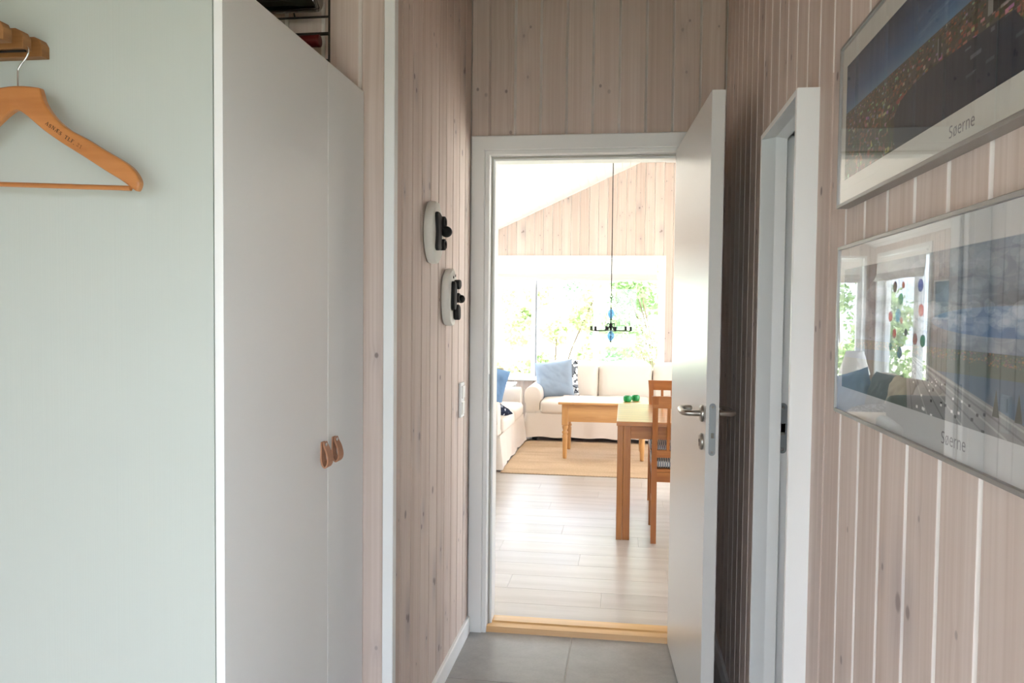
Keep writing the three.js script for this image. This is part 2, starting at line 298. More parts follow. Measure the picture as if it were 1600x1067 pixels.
{ // niche end wall and side wall, clad in the same boards
  const w = wallGroup('wall_niche_end', [NX, 0, -NZ], 0);
  boards(w, 0, XL - NX - 0.008, (-0.7535 - NX) % PLW - PLW, (a, b) => [[a, b, 0, HC]]);
  mesh('wall_core', lb(XL - NX + 0.0, HC + 0.1, 0.1, (XL - NX) / 2 - 0.05, HC / 2, -0.062, 0), M.plaster, w);
  const s = wallGroup('wall_niche_side', [NX, 0, -BZ], Math.PI / 2), a0 = -1.1 - BZ, b0 = -0.1 - BZ, L = NZ - BZ;
  boards(s, 0, L, 0, (a, b) => (b > a0 && a < b0 ? [[a, b, 0, 0.6], [a, b, 1.65, HC]] : [[a, b, 0, HC]]));
  const core = (x0, x1, y0, y1) => lb(x1 - x0, y1 - y0, 0.1, (x0 + x1) / 2, (y0 + y1) / 2, -0.062, 0);
  mesh('wall_core', [core(-0.1, a0, -0.05, HC), core(b0, L + 0.1, -0.05, HC), core(a0, b0, -0.05, 0.6), core(a0, b0, 1.65, HC)], M.plaster, s);
  const e = struct('added_window_6'); e.position.set(NX - 0.05, 0, 0.6); e.rotation.y = Math.PI / 2;  // unseen window, added to throw daylight onto the right wall
  mesh('window_frame', frameSweep([[0.1, -0.06], [0.1, 0.065], [-0.05, 0.065], [-0.05, -0.06]], rect(-0.48, 0.48, 0.62, 1.63)), M.white, e); mesh('pane', lb(0.88, 0.93, 0.004, 0, 1.125, 0, 0), M.glass, e);
}
const GW = { a: -0.9, b: 0.45, top: 1.85 };              // unseen side window, added to brighten the wardrobe doors
const F2 = { a: 1.64, b: 2.05, x: 0.345, top: 1.86 };   // narrow side opening
{ // right wall
  const w = wallGroup('wall_right', [XR, 0, -D], -Math.PI / 2), oa = D - F2.b - 0.01, ob = D - F2.a + 0.0, top = F2.top + 0.005;
  boards(w, 0, D - BZ, 3.165 - D, (a, b) => {
    if (b > D - GW.b && a < D - GW.a) return [[a, b, GW.top + 0.04, HC]];
    if (b <= oa || a >= ob) return [[a, b, 0, HC]];
    const r = [[a, b, top, HC]]; if (a < oa) r.push([a, oa, 0, top]); if (b > ob) r.push([ob, b, 0, top]); return r;
  });
  const core = (a, b, y0, y1) => lb(b - a, y1 - y0, 0.1, (a + b) / 2, (y0 + y1) / 2, -0.062, 0);
  mesh('wall_core', [core(-0.1, oa - 0.02, -0.05, HC), core(ob + 0.005, D - GW.b - 0.02, -0.05, HC), core(D - GW.b - 0.02, D - BZ + 0.1, GW.top + 0.03, HC), core(D - GW.a + 0.02, D - BZ + 0.1, -0.05, GW.top + 0.03), core(oa - 0.02, ob + 0.005, top, HC)], M.plaster, w);
  const r = struct('wall_side_room'); // the small room behind the narrow opening
  mesh('wall_panel', [bx(1.0, 1.06, 0, 2.4, 1.2, 2.5, 0), bx(XR + 0.112, 1.06, 0, 2.4, 2.5, 2.56, 0), bx(XR + 0.112, 1.06, 0, 2.4, 1.14, 1.2, 0), bx(XR + 0.1, 1.06, 2.4, 2.46, 1.14, 2.56, 0)], M.plaster, r);
}
{ // end wall with the door opening
  const w = wallGroup('wall_end', [XL, 0, -D], 0);
  boards(w, 0, XR - XL, -0.5855 - XL - PLW, (a, b) => [[a, b, 2.1, HC]]);
  boards(w, 0.94, XR - XL, 0.94, (a, b) => [[a, b, 0, 2.1]]);
  mesh('wall_core', [lb(0.05, 2.1, 0.1, 0.025, 1.05, -0.062, 0), lb(XR - XL, 0.7, 0.1, (XR - XL) / 2, 2.43, -0.062, 0), lb(0.12, 2.1, 0.1, XR - XL - 0.06, 1.05, -0.062, 0)], M.plaster, w);
}
{ // ceiling of the hall and the wall with the glazed entrance behind the camera
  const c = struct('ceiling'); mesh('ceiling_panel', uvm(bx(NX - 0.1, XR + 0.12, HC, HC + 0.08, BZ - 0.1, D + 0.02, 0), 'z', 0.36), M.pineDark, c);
  const w = struct('wall_back'), A = -1.22, B = 0.37, T = 2.12;
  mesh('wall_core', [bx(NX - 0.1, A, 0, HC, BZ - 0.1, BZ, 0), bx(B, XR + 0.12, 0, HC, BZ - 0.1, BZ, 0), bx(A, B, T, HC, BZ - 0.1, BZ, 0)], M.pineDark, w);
  const e = struct('window_3'); e.position.set(0, 0, -BZ + 0.05);
  mesh('window_frame', frameSweep([[0, -0.04], [0, 0.04], [-0.05, 0.04], [-0.05, -0.04]], rect(A, B, 0.02, T)), M.white, e);
  mesh('mullion', lb(B - A - 0.1, 0.06, 0.06, (A + B) / 2, 0.9, 0), M.white, e);
  mesh('pane', lb(B - A - 0.1, T - 0.12, 0.004, (A + B) / 2, T / 2 + 0.01, 0, 0), M.glass, e);
}
{
  const e = struct('added_window_5'), L = (GW.b - GW.a) / 2; e.position.set(XR + 0.05, 0, -(GW.a + GW.b) / 2); e.rotation.y = -Math.PI / 2;  // added opening beside the camera, fills the surfaces facing right
  mesh('window_frame', frameSweep([[0.03, -0.06], [0.03, 0.065], [-0.04, 0.065], [-0.04, -0.06]], rect(-L, L, 0.03, GW.top)), M.white, e); mesh('pane', lb(2 * L - 0.07, GW.top - 0.1, 0.004, 0, GW.top / 2 + 0.015, 0, 0), M.glass, e);
  const p = struct('added_roof_1'); mesh('added_eave', bx(XR + 0.12, XR + 1.25, 2.25, 2.33, BZ - 0.6, 1.2, 0), M.pineDark, p);  // unseen overhang, added to keep direct sun out of the side window
}
{ // baseboards
  const bl = struct('baseboard_left'); mesh('board', ext([[0, 0], [0.013, 0], [0.013, 0.066], [0.009, 0.07], [0, 0.07]], D - 2.09, 0).translate(XL, 0, -D + 0.012), M.white, bl);
  const br = struct('baseboard_right'); mesh('board', [bx(XR - 0.013, XR, 0, 0.07, F2.b + 0.03, D, 0.003), bx(XR - 0.013, XR, 0, 0.07, GW.b + 0.06, F2.a - 0.005, 0.003)], M.white, br);
}
// ------------------------------------------------------------------ door frame to the living room
{
  const t = struct('trim_1'); t.position.set(0, 0, -D);
  const x0 = -0.605, x1 = 0.262, y1 = 2.08, open = [[x1, 0], [x1, y1], [x0, y1], [x0, 0]];
  mesh('casing', frameSweep([[0, 0], [0, 0.011], [0.004, 0.015], [0.058, 0.015], [0.062, 0.011], [0.062, 0]], open, false), M.white, t);
  mesh('jamb', frameSweep([[0, -0.115], [-0.0, 0.008], [-0.002, 0.01], [-0.016, 0.01], [-0.019, 0.007], [-0.019, -0.036], [-0.034, -0.036], [-0.036, -0.039], [-0.036, -0.115]], open, false), M.white, t);
  mesh('gasket', frameSweep([[-0.02, -0.036], [-0.02, -0.031], [-0.027, -0.031], [-0.027, -0.036]], open, false), std({ color: 0xbdb9b0, roughness: 0.8 }), t);
  mesh('casing', frameSweep([[0, -0.115], [0, -0.13], [0.062, -0.13], [0.062, -0.115]], open, false), M.white, t);
  mesh('strike_plate', lb(0.002, 0.16, 0.02, x0 + 0.0195, 1.045, -0.018, 0.0008), M.galv, t);
  const th = struct('trim_4'); // oak threshold, stepped
  mesh('threshold_board', uvm(ext([[0, -0.005], [0.012, 0.022], [0.05, 0.025], [0.056, 0.031], [0.115, 0.031], [0.13, 0.012], [0.13, -0.005]], 0.866, 0).rotateY(Math.PI / 2).translate(-0.605, 0, -D + 0.004), 'x'), M.thr, th);
}
{ // open door leaf
  const d = struct('door_1'), ang = -0.0641, W = 0.8293, T = 0.04, H = 2.052;
  // leaf local: x from hinge (0) to lock edge (W); local +z = face seen by the camera (to the left)
  d.position.set(0.1905, 0.013, -3.1455); d.rotation.y = -Math.PI / 2 + 0.0641;
  mesh('door_leaf', lb(W, H, T, W / 2, H / 2, -T / 2, 0.0015), M.whiteDoor, d);
  const hx = W - 0.058, hy = 1.072, round = lathe([[0, 0], [0.0255, 0], [0.0262, 0.002], [0.0255, 0.006], [0.023, 0.0085], [0.012, 0.009], [0, 0.009]], 28).rotateX(Math.PI / 2);
  const lever = tube([[0, 0, 0.006], [0, 0, 0.03], [-0.003, 0, 0.047], [-0.014, 0, 0.056], [-0.03, 0, 0.058], [-0.075, 0, 0.057], [-0.1, 0.001, 0.055], [-0.116, 0.001, 0.048], [-0.122, 0.001, 0.036], [-0.122, 0.001, 0.022]], 0.0095, 56, 14);
  const cap = new THREE.SphereGeometry(0.0095, 14, 8).translate(-0.122, 0.001, 0.022);
  for (const s of [1, -1]) {
    const mtx = s > 0 ? M4([hx, hy, 0]) : M4([hx, hy, -T], [0, 0, 0], [1, 1, -1]);
    const fix = (g) => { g = plain(g).applyMatrix4(mtx); if (s < 0) { for (const k of ['position', 'normal', 'uv']) { const a = g.attributes[k], n = a.itemSize; for (let i = 0; i < a.count; i += 3) for (let c = 0; c < n; c++) { const q = a.array[(i + 1) * n + c]; a.array[(i + 1) * n + c] = a.array[(i + 2) * n + c]; a.array[(i + 2) * n + c] = q; } } } return g; };
    mesh('lever_handle', [fix(lever), fix(cap)], M.steel, d); mesh('rosette', fix(round), M.steel, d);
    mesh('keyhole_plate', fix(round.clone().translate(0, -0.088, 0)), M.steel, d);
    mesh('keyhole', [fix(new THREE.CylinderGeometry(0.005, 0.005, 0.004, 12).rotateX(Math.PI / 2).translate(0, -0.085, 0.0085)), fix(lb(0.004, 0.016, 0.003, 0, -0.094, 0.0085, 0))], M.dark, d);
  }
  const plate = (() => { const s = new THREE.Shape(); s.absarc(0, 0.07, 0.01, 0, Math.PI); s.absarc(0, -0.07, 0.01, Math.PI, Math.PI * 2); return ext(s, 0.0025, 0.0006).rotateY(Math.PI / 2); })();
  const fore = new THREE.Group(); fore.name = 'lock_plate'; fore.position.set(W - 0.0005, 1.03, -T / 2); d.add(fore);
  mesh('forend', plate, M.galv, fore); mesh('latch_bolt', [ext([[-0.0065, 0], [0.0065, 0], [0.0065, 0.004], [-0.0065, 0.011]], 0.016, 0.0005).rotateX(Math.PI / 2).rotateY(0).rotateZ(-Math.PI / 2).translate(0.002, 0.01, 0)], M.dark, fore);
  mesh('deadbolt', lb(0.003, 0.016, 0.009, 0.0026, -0.018, 0, 0.0005), M.chrome, fore);
  for (const y of [0.069, -0.069]) mesh('screw', new THREE.CylinderGeometry(0.0035, 0.0038, 0.001, 14).rotateZ(Math.PI / 2).translate(0.0028, y, 0), M.chrome, fore);
  for (const y of [0.25, 1.8]) mesh('hinge', new THREE.CylinderGeometry(0.007, 0.007, 0.09, 12).translate(-0.006, y, -T), M.galv, d);
}
{ // narrow white side frame standing proud of the right wall
  const t = struct('trim_2'), a = F2.a, b = F2.b, y = F2.top;
  t.position.set(XR, 0, -(a + b) / 2); t.rotation.y = -Math.PI / 2;      // local x towards the camera, local z into the hall
  const hw = (b - a) / 2, p = XR - F2.x, open = [[hw - 0.012, 0], [hw - 0.012, y - 0.008], [-hw, y - 0.008], [-hw, 0]];
  mesh('lining', frameSweep([[0, p], [0.013, p], [0.014, p - 0.001], [0.014, 0.0], [0.0105, 0.0], [0.009, p - 0.036]].map(([q, z]) => [q, z]), open, false), M.white, t);
  mesh('jamb', frameSweep([[0.0095, p - 0.0375], [0.003, p - 0.066], [0.013, p - 0.067], [0.013, p - 0.16], [0.03, p - 0.16], [0.03, -0.004], [0.0138, -0.002], [0.0138, p - 0.0375]], open, false), M.white, t);
  const sp = new THREE.Group(); sp.name = 'strike_plate'; sp.position.set(-hw - 0.0135, 1.091, p - 0.073); t.add(sp);
  const s = new THREE.Shape(); s.absarc(0, 0.057, 0.0105, 0, Math.PI); s.absarc(0, -0.057, 0.0105, Math.PI, Math.PI * 2);
  const hole = new THREE.Path(); hole.moveTo(-0.007, -0.012); hole.lineTo(0.007, -0.012); hole.lineTo(0.007, 0.012); hole.lineTo(-0.007, 0.012); s.holes.push(hole);
  mesh('plate', ext(s, 0.0025, 0.0005).rotateY(Math.PI / 2), M.galv, sp); mesh('latch_pocket', lb(0.002, 0.026, 0.016, -0.0005, 0, 0, 0), M.dark, sp);
  mesh('latch_tongue', lb(0.004, 0.009, 0.012, 0.002, -0.014, 0, 0.001), M.chrome, sp);
  for (const q of [0.056, -0.056]) mesh('screw', new THREE.CylinderGeometry(0.004, 0.0042, 0.001, 14).rotateZ(Math.PI / 2).translate(0.0028, q, 0), M.chrome, sp);
}
// ------------------------------------------------------------------ wardrobe
const WX = -0.746, WN = 1.312, WH = 2.012;
{
  const t = thing('wardrobe', 'tall white wardrobe with two unequal doors standing in the niche', 'wardrobe', [0, 0, 0]);
  const L = NX + 0.022, f1 = NZ - 0.004;
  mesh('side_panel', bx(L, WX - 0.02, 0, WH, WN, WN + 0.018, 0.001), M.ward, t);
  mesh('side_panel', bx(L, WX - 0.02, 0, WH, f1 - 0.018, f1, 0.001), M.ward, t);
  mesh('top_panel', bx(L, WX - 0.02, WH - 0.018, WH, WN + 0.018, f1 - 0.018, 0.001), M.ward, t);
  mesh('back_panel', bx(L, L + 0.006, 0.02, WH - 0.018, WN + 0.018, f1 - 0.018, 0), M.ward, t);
  mesh('plinth', bx(WX - 0.06, WX - 0.045, 0, 0.06, WN + 0.018, f1 - 0.018, 0.001), M.ward, t);
  const gap = 1.806;
  const strap = (() => { // leather loop: strip folded from the screw down and back
    const w = 0.0155, pts = [[0.0016, 0.012], [0.0016, -0.02], [0.003, -0.046], [0.008, -0.062], [0.015, -0.068], [0.0215, -0.06], [0.0235, -0.045], [0.018, -0.018], [0.0105, 0.0], [0.008, 0.012]];
    const c = new THREE.CatmullRomCurve3(pts.map((p) => new THREE.Vector3(p[0] * 0.85, p[1] * 0.78, 0))).getPoints(44), th = 0.0019, pos = [], q = (A, B, C, E) => pos.push(...A, ...B, ...C, ...A, ...C, ...E);
    const R = c.map((p, i) => { const tn = c[Math.min(i + 1, 44)].clone().sub(c[Math.max(i - 1, 0)]).normalize(), n = new THREE.Vector3(-tn.y, tn.x, 0).multiplyScalar(th), ww = w * (0.62 + 0.38 * Math.sin(Math.min(1, Math.min(i, 44 - i) / 18) * Math.PI / 2)); return [[p.x + n.x, p.y + n.y, -ww], [p.x + n.x, p.y + n.y, ww], [p.x - n.x, p.y - n.y, ww], [p.x - n.x, p.y - n.y, -ww]]; });
    for (let i = 0; i < 44; i++) for (let k = 0; k < 4; k++) q(R[i][k], R[i][(k + 1) % 4], R[i + 1][(k + 1) % 4], R[i + 1][k]);
    q(R[0][0], R[0][3], R[0][2], R[0][1]); q(R[44][0], R[44][1], R[44][2], R[44][3]);
    const g = new THREE.BufferGeometry(); g.setAttribute('position', new THREE.Float32BufferAttribute(pos, 3)); g.computeVertexNormals(); return toCreasedNormals(g, 0.6);
  })();
  for (const [a, b, hf] of [[WN, gap - 0.0015, gap - 0.035], [gap + 0.0015, f1, gap + 0.035]]) {
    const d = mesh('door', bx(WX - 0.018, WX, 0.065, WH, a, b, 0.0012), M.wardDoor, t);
    const y = hf < gap ? 1.056 : 1.058;
    const s = mesh('leather_pull', plain(strap), M.leather, d); s.position.set(WX, y, -hf);
    const sc = mesh('screw', lathe([[0, 0.012], [0.0045, 0.0115], [0.0055, 0.01], [0.0055, 0.0085], [0.003, 0.008], [0.003, 0], [0, 0]], 16), M.chrome, d); sc.rotation.z = -Math.PI / 2; sc.position.set(WX, y + 0.002, -hf);
  }
}
// ------------------------------------------------------------------ coat rack and hanger on the wardrobe's side
{
  const t = thing('coat_rack', 'brown wooden slatted coat rack on the side of the white wardrobe', 'coat rack', [0, 0, -WN]);
  const end = -1.097, prof = [[-0.25, 0], [-0.001, 0], [0, 0.001], [0, 0.022], [-0.006, 0.032], [-0.016, 0.037], [-0.25, 0.037]];
  for (let i = 0; i < 3; i++) mesh('slat', uvm(ext(prof, 0.02, 0.0012).translate(end, 1.863, i * 0.044), 'x'), M.rack, t);
  mesh('bracket', uvm(lb(0.018, 0.012, 0.108, end - 0.19, 1.857, 0.054, 0.001), 'z'), M.rack, t);
  mesh('hanging_rail', rod([end - 0.25, 1.862, 0.054], [end - 0.004, 1.862, 0.054], 0.0028), M.iron, t);
}
{
  const cx = -1.117, z = -1.258;
  const t = thing('clothes_hanger', 'varnished wooden clothes hanger stamped with black letters', 'hanger', [cx, 0, z]);
  const R = [[0, 1.797], [0.043, 1.793], [0.05, 1.787], [0.056, 1.768], [0.068, 1.749], [0.085, 1.731], [0.108, 1.714], [0.138, 1.699], [0.176, 1.677], [0.214, 1.656], [0.232, 1.642], [0.243, 1.626], [0.245, 1.614], [0.239, 1.603], [0.23, 1.607], [0.209, 1.622], [0.179, 1.639], [0.138, 1.664], [0.092, 1.691], [0.054, 1.716], [0.023, 1.741], [0.006, 1.752], [0, 1.753]];
  const full = [...R, ...R.slice(1, -1).reverse().map(([x, y]) => [-x, y])];
  const sh = new THREE.Shape(smooth(full, 3).map((p) => new THREE.Vector2(p[0], p[1])));
  const body = new THREE.ExtrudeGeometry(sh, { depth: 0.007, bevelEnabled: true, bevelThickness: 0.0035, bevelSize: 0.0035, bevelOffset: -0.0035, bevelSegments: 4 }); body.translate(0, 0, -0.0035);
  // bow the arms forward a little
  { const p = body.attributes.position; for (let i = 0; i < p.count; i++) p.setZ(i, p.getZ(i) + 0); body.computeVertexNormals(); }
  const bowl = uvm(toCreasedNormals(body, 0.5), 'x'); 
  const b = mesh('shoulder_frame', bowl, M.hang, t);
  mesh('trouser_bar', uvm(rod([-0.228, 1.626, 0.003], [0.228, 1.6075, 0.006], 0.0046, 12), 'x'), M.hang, t);
  mesh('hook', tube([[0, 1.79, 0], [0, 1.812, 0], [0.001, 1.828, 0], [0.006, 1.836, 0], [0.014, 1.845, 0], [0.021, 1.855, 0], [0.0215, 1.866, 0], [0.012, 1.874, 0], [0.0, 1.872, 0], [-0.006, 1.864, 0]], 0.0016, 48, 8), M.chrome, t);
  // stamped lettering: each letter set along the arm
  const cv = document.createElement('canvas'); cv.width = 1024; cv.height = 128; const x = cv.getContext('2d');
  x.clearRect(0, 0, 1024, 128); x.fillStyle = '#1a120c'; x.font = 'bold 92px serif'; x.textBaseline = 'middle';
  const txt = 'ASNÆS  TLF. 21'; let px = 14; [...txt].forEach((ch, i) => { x.save(); x.globalAlpha = i > 10 ? 0.55 : 0.92; x.translate(px, 64 + (hash(i, 2, 8) - 0.5) * 14); x.rotate((hash(i, 4, 8) - 0.5) * 0.16); x.fillText(ch, 0, 0); x.restore(); px += x.measureText(ch).width + 9; });
  const ct = new THREE.CanvasTexture(cv); ct.colorSpace = THREE.SRGBColorSpace; ct.magFilter = THREE.LinearFilter;
  const n = 16, pos = [], uv = [], idx = [], P0 = [0.06, 1.7285], P1 = [0.147, 1.6715];
  for (let i = 0; i <= n; i++) { const s = i / n, X = P0[0] + (P1[0] - P0[0]) * s, Y = P0[1] + (P1[1] - P0[1]) * s, dx = P1[0] - P0[0], dy = P1[1] - P0[1], l = Math.hypot(dx, dy), h = 0.0066; for (const k of [-1, 1]) { const xx = X - dy / l * h * k, yy = Y + dx / l * h * k; pos.push(xx, yy, 0.0074); uv.push(s, k > 0 ? 1 : 0); } if (i < n) { const a = i * 2; idx.push(a, a + 2, a + 1, a + 1, a + 2, a + 3); } }
  const g = new THREE.BufferGeometry(); g.setAttribute('position', new THREE.Float32BufferAttribute(pos, 3)); g.setAttribute('uv', new THREE.Float32BufferAttribute(uv, 2)); g.setIndex(idx); g.computeVertexNormals();
  const l = mesh('stamped_lettering', g, std({ map: ct, transparent: true, roughness: 0.6 }), t); l.castShadow = false;
}
// ------------------------------------------------------------------ wine rack and bottles on top of the wardrobe
{
  const t = thing('wine_rack', 'dark wire wine rack standing on top of the white wardrobe', 'wine rack', [0, 0, -2.03]);
  const x1 = -0.836, x0 = -1.2, r = 0.0032, fr = [];
  for (const z of [0, 0.2]) { const e = z ? -1.03 : x1; fr.push(rod([e, WH, z], [e, 2.42, z], r)); fr.push(rod([x0, WH, z], [x0, 2.42, z], r)); }
  mesh('upright', fr.slice(0, 1), M.wire, t); mesh('upright', fr.slice(1, 2), M.wire, t); mesh('upright', fr.slice(2, 3), M.wire, t); mesh('upright', fr.slice(3), M.wire, t);
  for (const y of [2.092, 2.165, 2.212, 2.33, 2.41]) for (const z of [0, 0.2]) mesh('crossbar', rod([x0, y, z], [z ? -1.03 : x1, y, z], y === 2.165 ? 0.005 : r), M.wire, t);
  for (const y of [2.092, 2.41]) mesh('side_bar', rod([x0, y, 0], [x0, y, 0.2], r), M.wire, t);
  const wave = (y) => tube([[-1.06, y + 0.05, 0.004], [-1.02, y + 0.045, 0.004], [-0.99, y + 0.06, 0.004], [-0.972, y + 0.045, 0.004], [-0.955, y + 0.06, 0.004], [-0.945, y + 0.045, 0.004], [-0.935, y, 0.004]], 0.0026, 40, 6);
  mesh('bottle_rest', wave(2.212), M.chrome, t);
  const bot = lathe([[0, 0.004], [0.028, 0.0], [0.036, 0.005], [0.037, 0.02], [0.037, 0.18], [0.033, 0.205], [0.02, 0.228], [0.0145, 0.245], [0.014, 0.295], [0.0155, 0.297], [0.0155, 0.304], [0, 0.304]], 28);
  const cap = lathe([[0.0152, 0.225], [0.0155, 0.24], [0.0158, 0.3], [0.0162, 0.302], [0.0155, 0.3075], [0.013, 0.309], [0, 0.309]], 24);
  const glassDark = phys({ color: 0x0a100c, roughness: 0.12, clearcoat: 1, clearcoatRoughness: 0.05 });
  const mk = (label, capC, pos, rz) => { const b = thing('wine_bottle', label, 'bottle', pos); const q = new THREE.Matrix4().makeRotationZ(rz); mesh('bottle_glass', bot.clone().applyMatrix4(q), glassDark, b); mesh('capsule', cap.clone().scale(1.05, 1, 1.05).applyMatrix4(q), std({ color: capC, roughness: 0.35, metalness: 0.3 }), b); return b; };
  mk('wine bottle with a dark red capsule lying low in the wire rack', 0x5c0a12, [-1.156, 2.133, -1.995], -Math.PI / 2);
  mk('dark wine bottle lying above the red-capped one in the wire rack', 0x10100e, [-0.852, 2.253, -2.0], Math.PI / 2);
}
// ------------------------------------------------------------------ ceramic wall plaques, switch
function plaque(label, y, f, v) {
  const t = thing('wall_plaque', label, 'wall art', [XL + 0.001, y, -f], Math.PI / 2);   // local x forward along the wall, z into the hall
  const o = []; for (let i = 0; i < 20; i++) { const a = i / 20 * Math.PI * 2, w = 1 + 0.05 * (hash(i, v, 3) - 0.5); o.push([0.076 * Math.cos(a) * w * (v ? 0.92 : 1), 0.106 * Math.sin(a) * w]); }
  const g = ext(new THREE.Shape(smooth(o, 3).map((p) => new THREE.Vector2(...p))), 0.034, 0.01); 
  { const p = g.attributes.position; for (let i = 0; i < p.count; i++) if (p.getZ(i) > 0.02) p.setZ(i, p.getZ(i) + 0.008 * (fbm(p.getX(i) * 30 + v * 9, p.getY(i) * 30, 4, 3) - 0.5)); g.computeVertexNormals(); }
  mesh('clay_slab', toCreasedNormals(g, 0.7), M.clay, t);
  const blob = (pts, d, x, yy, z0, name = 'black_relief') => { const q = ext(new THREE.Shape(smooth(pts, 4).map((p) => new THREE.Vector2(...p))), d, 0.005); q.translate(x, yy, z0); return mesh(name, toCreasedNormals(q, 0.7), M.clayBlack, t); };
  const ring = (x, yy, r, d) => mesh('ring', lathe([[r * 0.45, -d], [r * 0.5, 0], [r * 0.75, 0.006], [r, 0.002], [r * 1.02, -0.006], [r * 0.95, -d]], 20).rotateX(Math.PI / 2).translate(x, yy, 0.05), M.clayBlack, t);
  if (!v) {
    blob([[-0.03, 0.06], [0.018, 0.058], [0.03, 0.03], [0.022, -0.01], [0.026, -0.05], [0.0, -0.062], [-0.03, -0.056], [-0.022, 0.0]], 0.02, -0.016, 0, 0.026);
    ring(0.016, 0.035, 0.02, 0.03); ring(0.018, -0.04, 0.019, 0.03);
    mesh('ball', new THREE.SphereGeometry(0.02, 20, 14).scale(1, 0.95, 1).translate(0.022, 0.004, 0.056), M.clayBlack, t);
  } else {
    blob([[-0.028, 0.05], [0.0, 0.055], [0.012, 0.02], [0.006, -0.03], [-0.012, -0.046], [-0.03, -0.03]], 0.022, -0.014, 0, 0.026);
    blob([[-0.016, 0.015], [0.018, 0.018], [0.024, -0.004], [0.004, -0.016], [-0.018, -0.01]], 0.024, 0.02, 0.048, 0.03, 'brow_lump');
    blob([[-0.014, 0.02], [0.016, 0.012], [0.018, -0.03], [-0.008, -0.034], [-0.02, -0.01]], 0.024, 0.014, -0.046, 0.03, 'chin_lump');
    ring(0.01, 0.0, 0.018, 0.03); mesh('ball', new THREE.SphereGeometry(0.0155, 18, 12).translate(0.03, -0.004, 0.054), M.clayBlack, t);
    for (const [a, b] of [[-0.012, 0.075], [0.018, 0.082]]) mesh('eye_hole', new THREE.CylinderGeometry(0.005, 0.005, 0.004, 12).rotateX(Math.PI / 2).translate(a, b, 0.034), M.clayBlack, t);
  }
}
plaque('upper pale clay face plaque with a long black relief and rings', 1.66, 2.475, 0);
plaque('lower pale clay face plaque with small eye holes and black lumps', 1.445, 2.71, 1);
{
  const t = thing('light_switch', 'white double wall switch on the planks beside the door', 'light switch', [XL, 1.035, -2.985], Math.PI / 2);
  mesh('cover_frame', lb(0.062, 0.142, 0.011, 0, 0, 0.0055, 0.004), M.white, t);
  for (const y of [0.033, -0.033]) { const r = mesh('rocker', lb(0.044, 0.052, 0.008, 0, y, 0.012, 0.003), std({ color: 0xf2f1ec, roughness: 0.3 }), t); r.rotation.x = 0.02; }
}
// ------------------------------------------------------------------ framed panoramas on the right wall
function canvasTex(W, H, draw) { const c = document.createElement('canvas'); c.width = W; c.height = H; draw(c.getContext('2d'), W, H); const t = new THREE.CanvasTexture(c); t.colorSpace = THREE.SRGBColorSpace; t.magFilter = THREE.LinearFilter; return t; }
const caption = (x, W, H) => { x.fillStyle = '#77757a'; x.font = Math.round(H * 0.07) + 'px sans-serif'; x.textAlign = 'center'; x.textBaseline = 'middle'; x.fillText('Søerne', W / 2, H * 0.925); };
function photoA(x, W, H) { // blue sky over a red-roofed town with a dark lake
  x.fillStyle = '#cfcfc8'; x.fillRect(0, 0, W, H); const a = W * 0.025, b = H * 0.13, w = W * 0.95, h = H * 0.72; x.save(); x.beginPath(); x.rect(a, b, w, h); x.clip();
  const hz = b + h * 0.42, g = x.createLinearGradient(0, b, 0, hz); g.addColorStop(0, '#1f3550'); g.addColorStop(0.7, '#2f567e'); g.addColorStop(1, '#5f83a2'); x.fillStyle = g; x.fillRect(a, b, w, h);
  for (let i = 0; i < 50; i++) { x.fillStyle = `rgba(200,210,215,${0.05 + 0.08 * rnd()})`; x.beginPath(); x.ellipse(a + w * (0.35 + 0.6 * rnd()), b + h * (0.2 + 0.14 * rnd()), 10 + 40 * rnd(), 2 + 5 * rnd(), 0, 0, 7); x.fill(); }
  x.fillStyle = '#4b4a44'; x.fillRect(a, hz, w, h);
  for (let i = 0; i < 2600; i++) { const v = Math.pow(rnd(), 1.3), y = hz + (h * 0.6) * v, s = 4 + 15 * v, c = rnd(); x.fillStyle = c < 0.36 ? `rgb(${104 + 50 * rnd()},${68 + 30 * rnd()},${54 + 22 * rnd()})` : c < 0.62 ? `rgb(${50 + 25 * rnd()},${56 + 26 * rnd()},38)` : c < 0.84 ? `rgb(${100 + 90 * rnd()},${100 + 84 * rnd()},${94 + 78 * rnd()})` : `rgb(${36 + 20 * rnd()},38,36)`; x.fillRect(a + w * rnd(), y, s * (1 + rnd()), s * (0.5 + 0.7 * rnd())); }
  x.fillStyle = '#1f2b39'; x.beginPath(); x.moveTo(a + w * 0.27, b + h); x.bezierCurveTo(a + w * 0.22, b + h * 0.7, a + w * 0.3, b + h * 0.62, a + w * 0.4, b + h * 0.62); x.lineTo(a + w * 0.62, b + h * 0.66); x.lineTo(a + w * 0.7, b + h); x.fill();
  for (const [p, q, r, s] of [[0.42, 0.47, 0.012, 0.13], [0.56, 0.43, 0.05, 0.16], [0.64, 0.4, 0.05, 0.3], [0.72, 0.46, 0.06, 0.25]]) { x.fillStyle = '#2a2b2b'; x.fillRect(a + w * p, b + h * q, w * r, h * s); x.fillStyle = '#8d8f8c'; x.fillRect(a + w * p, b + h * q, w * r * 0.25, h * s); }
  for (let i = 0; i < 26; i++) { x.fillStyle = `rgba(170,172,168,${0.3 + 0.4 * rnd()})`; x.fillRect(a + w * (0.5 + 0.48 * rnd()), b + h * (0.55 + 0.3 * rnd()), 8 + 46 * rnd(), 2 + 7 * rnd()); }
  for (let i = 0; i < 240; i++) { x.fillStyle = `rgb(${40 + 26 * rnd()},${48 + 26 * rnd()},${34 + 10 * rnd()})`; x.beginPath(); x.arc(a + w * 0.26 * rnd(), b + h * (0.72 + 0.28 * rnd()), 3 + 7 * rnd(), 0, 7); x.fill(); }
  x.restore(); caption(x, W, H);
}
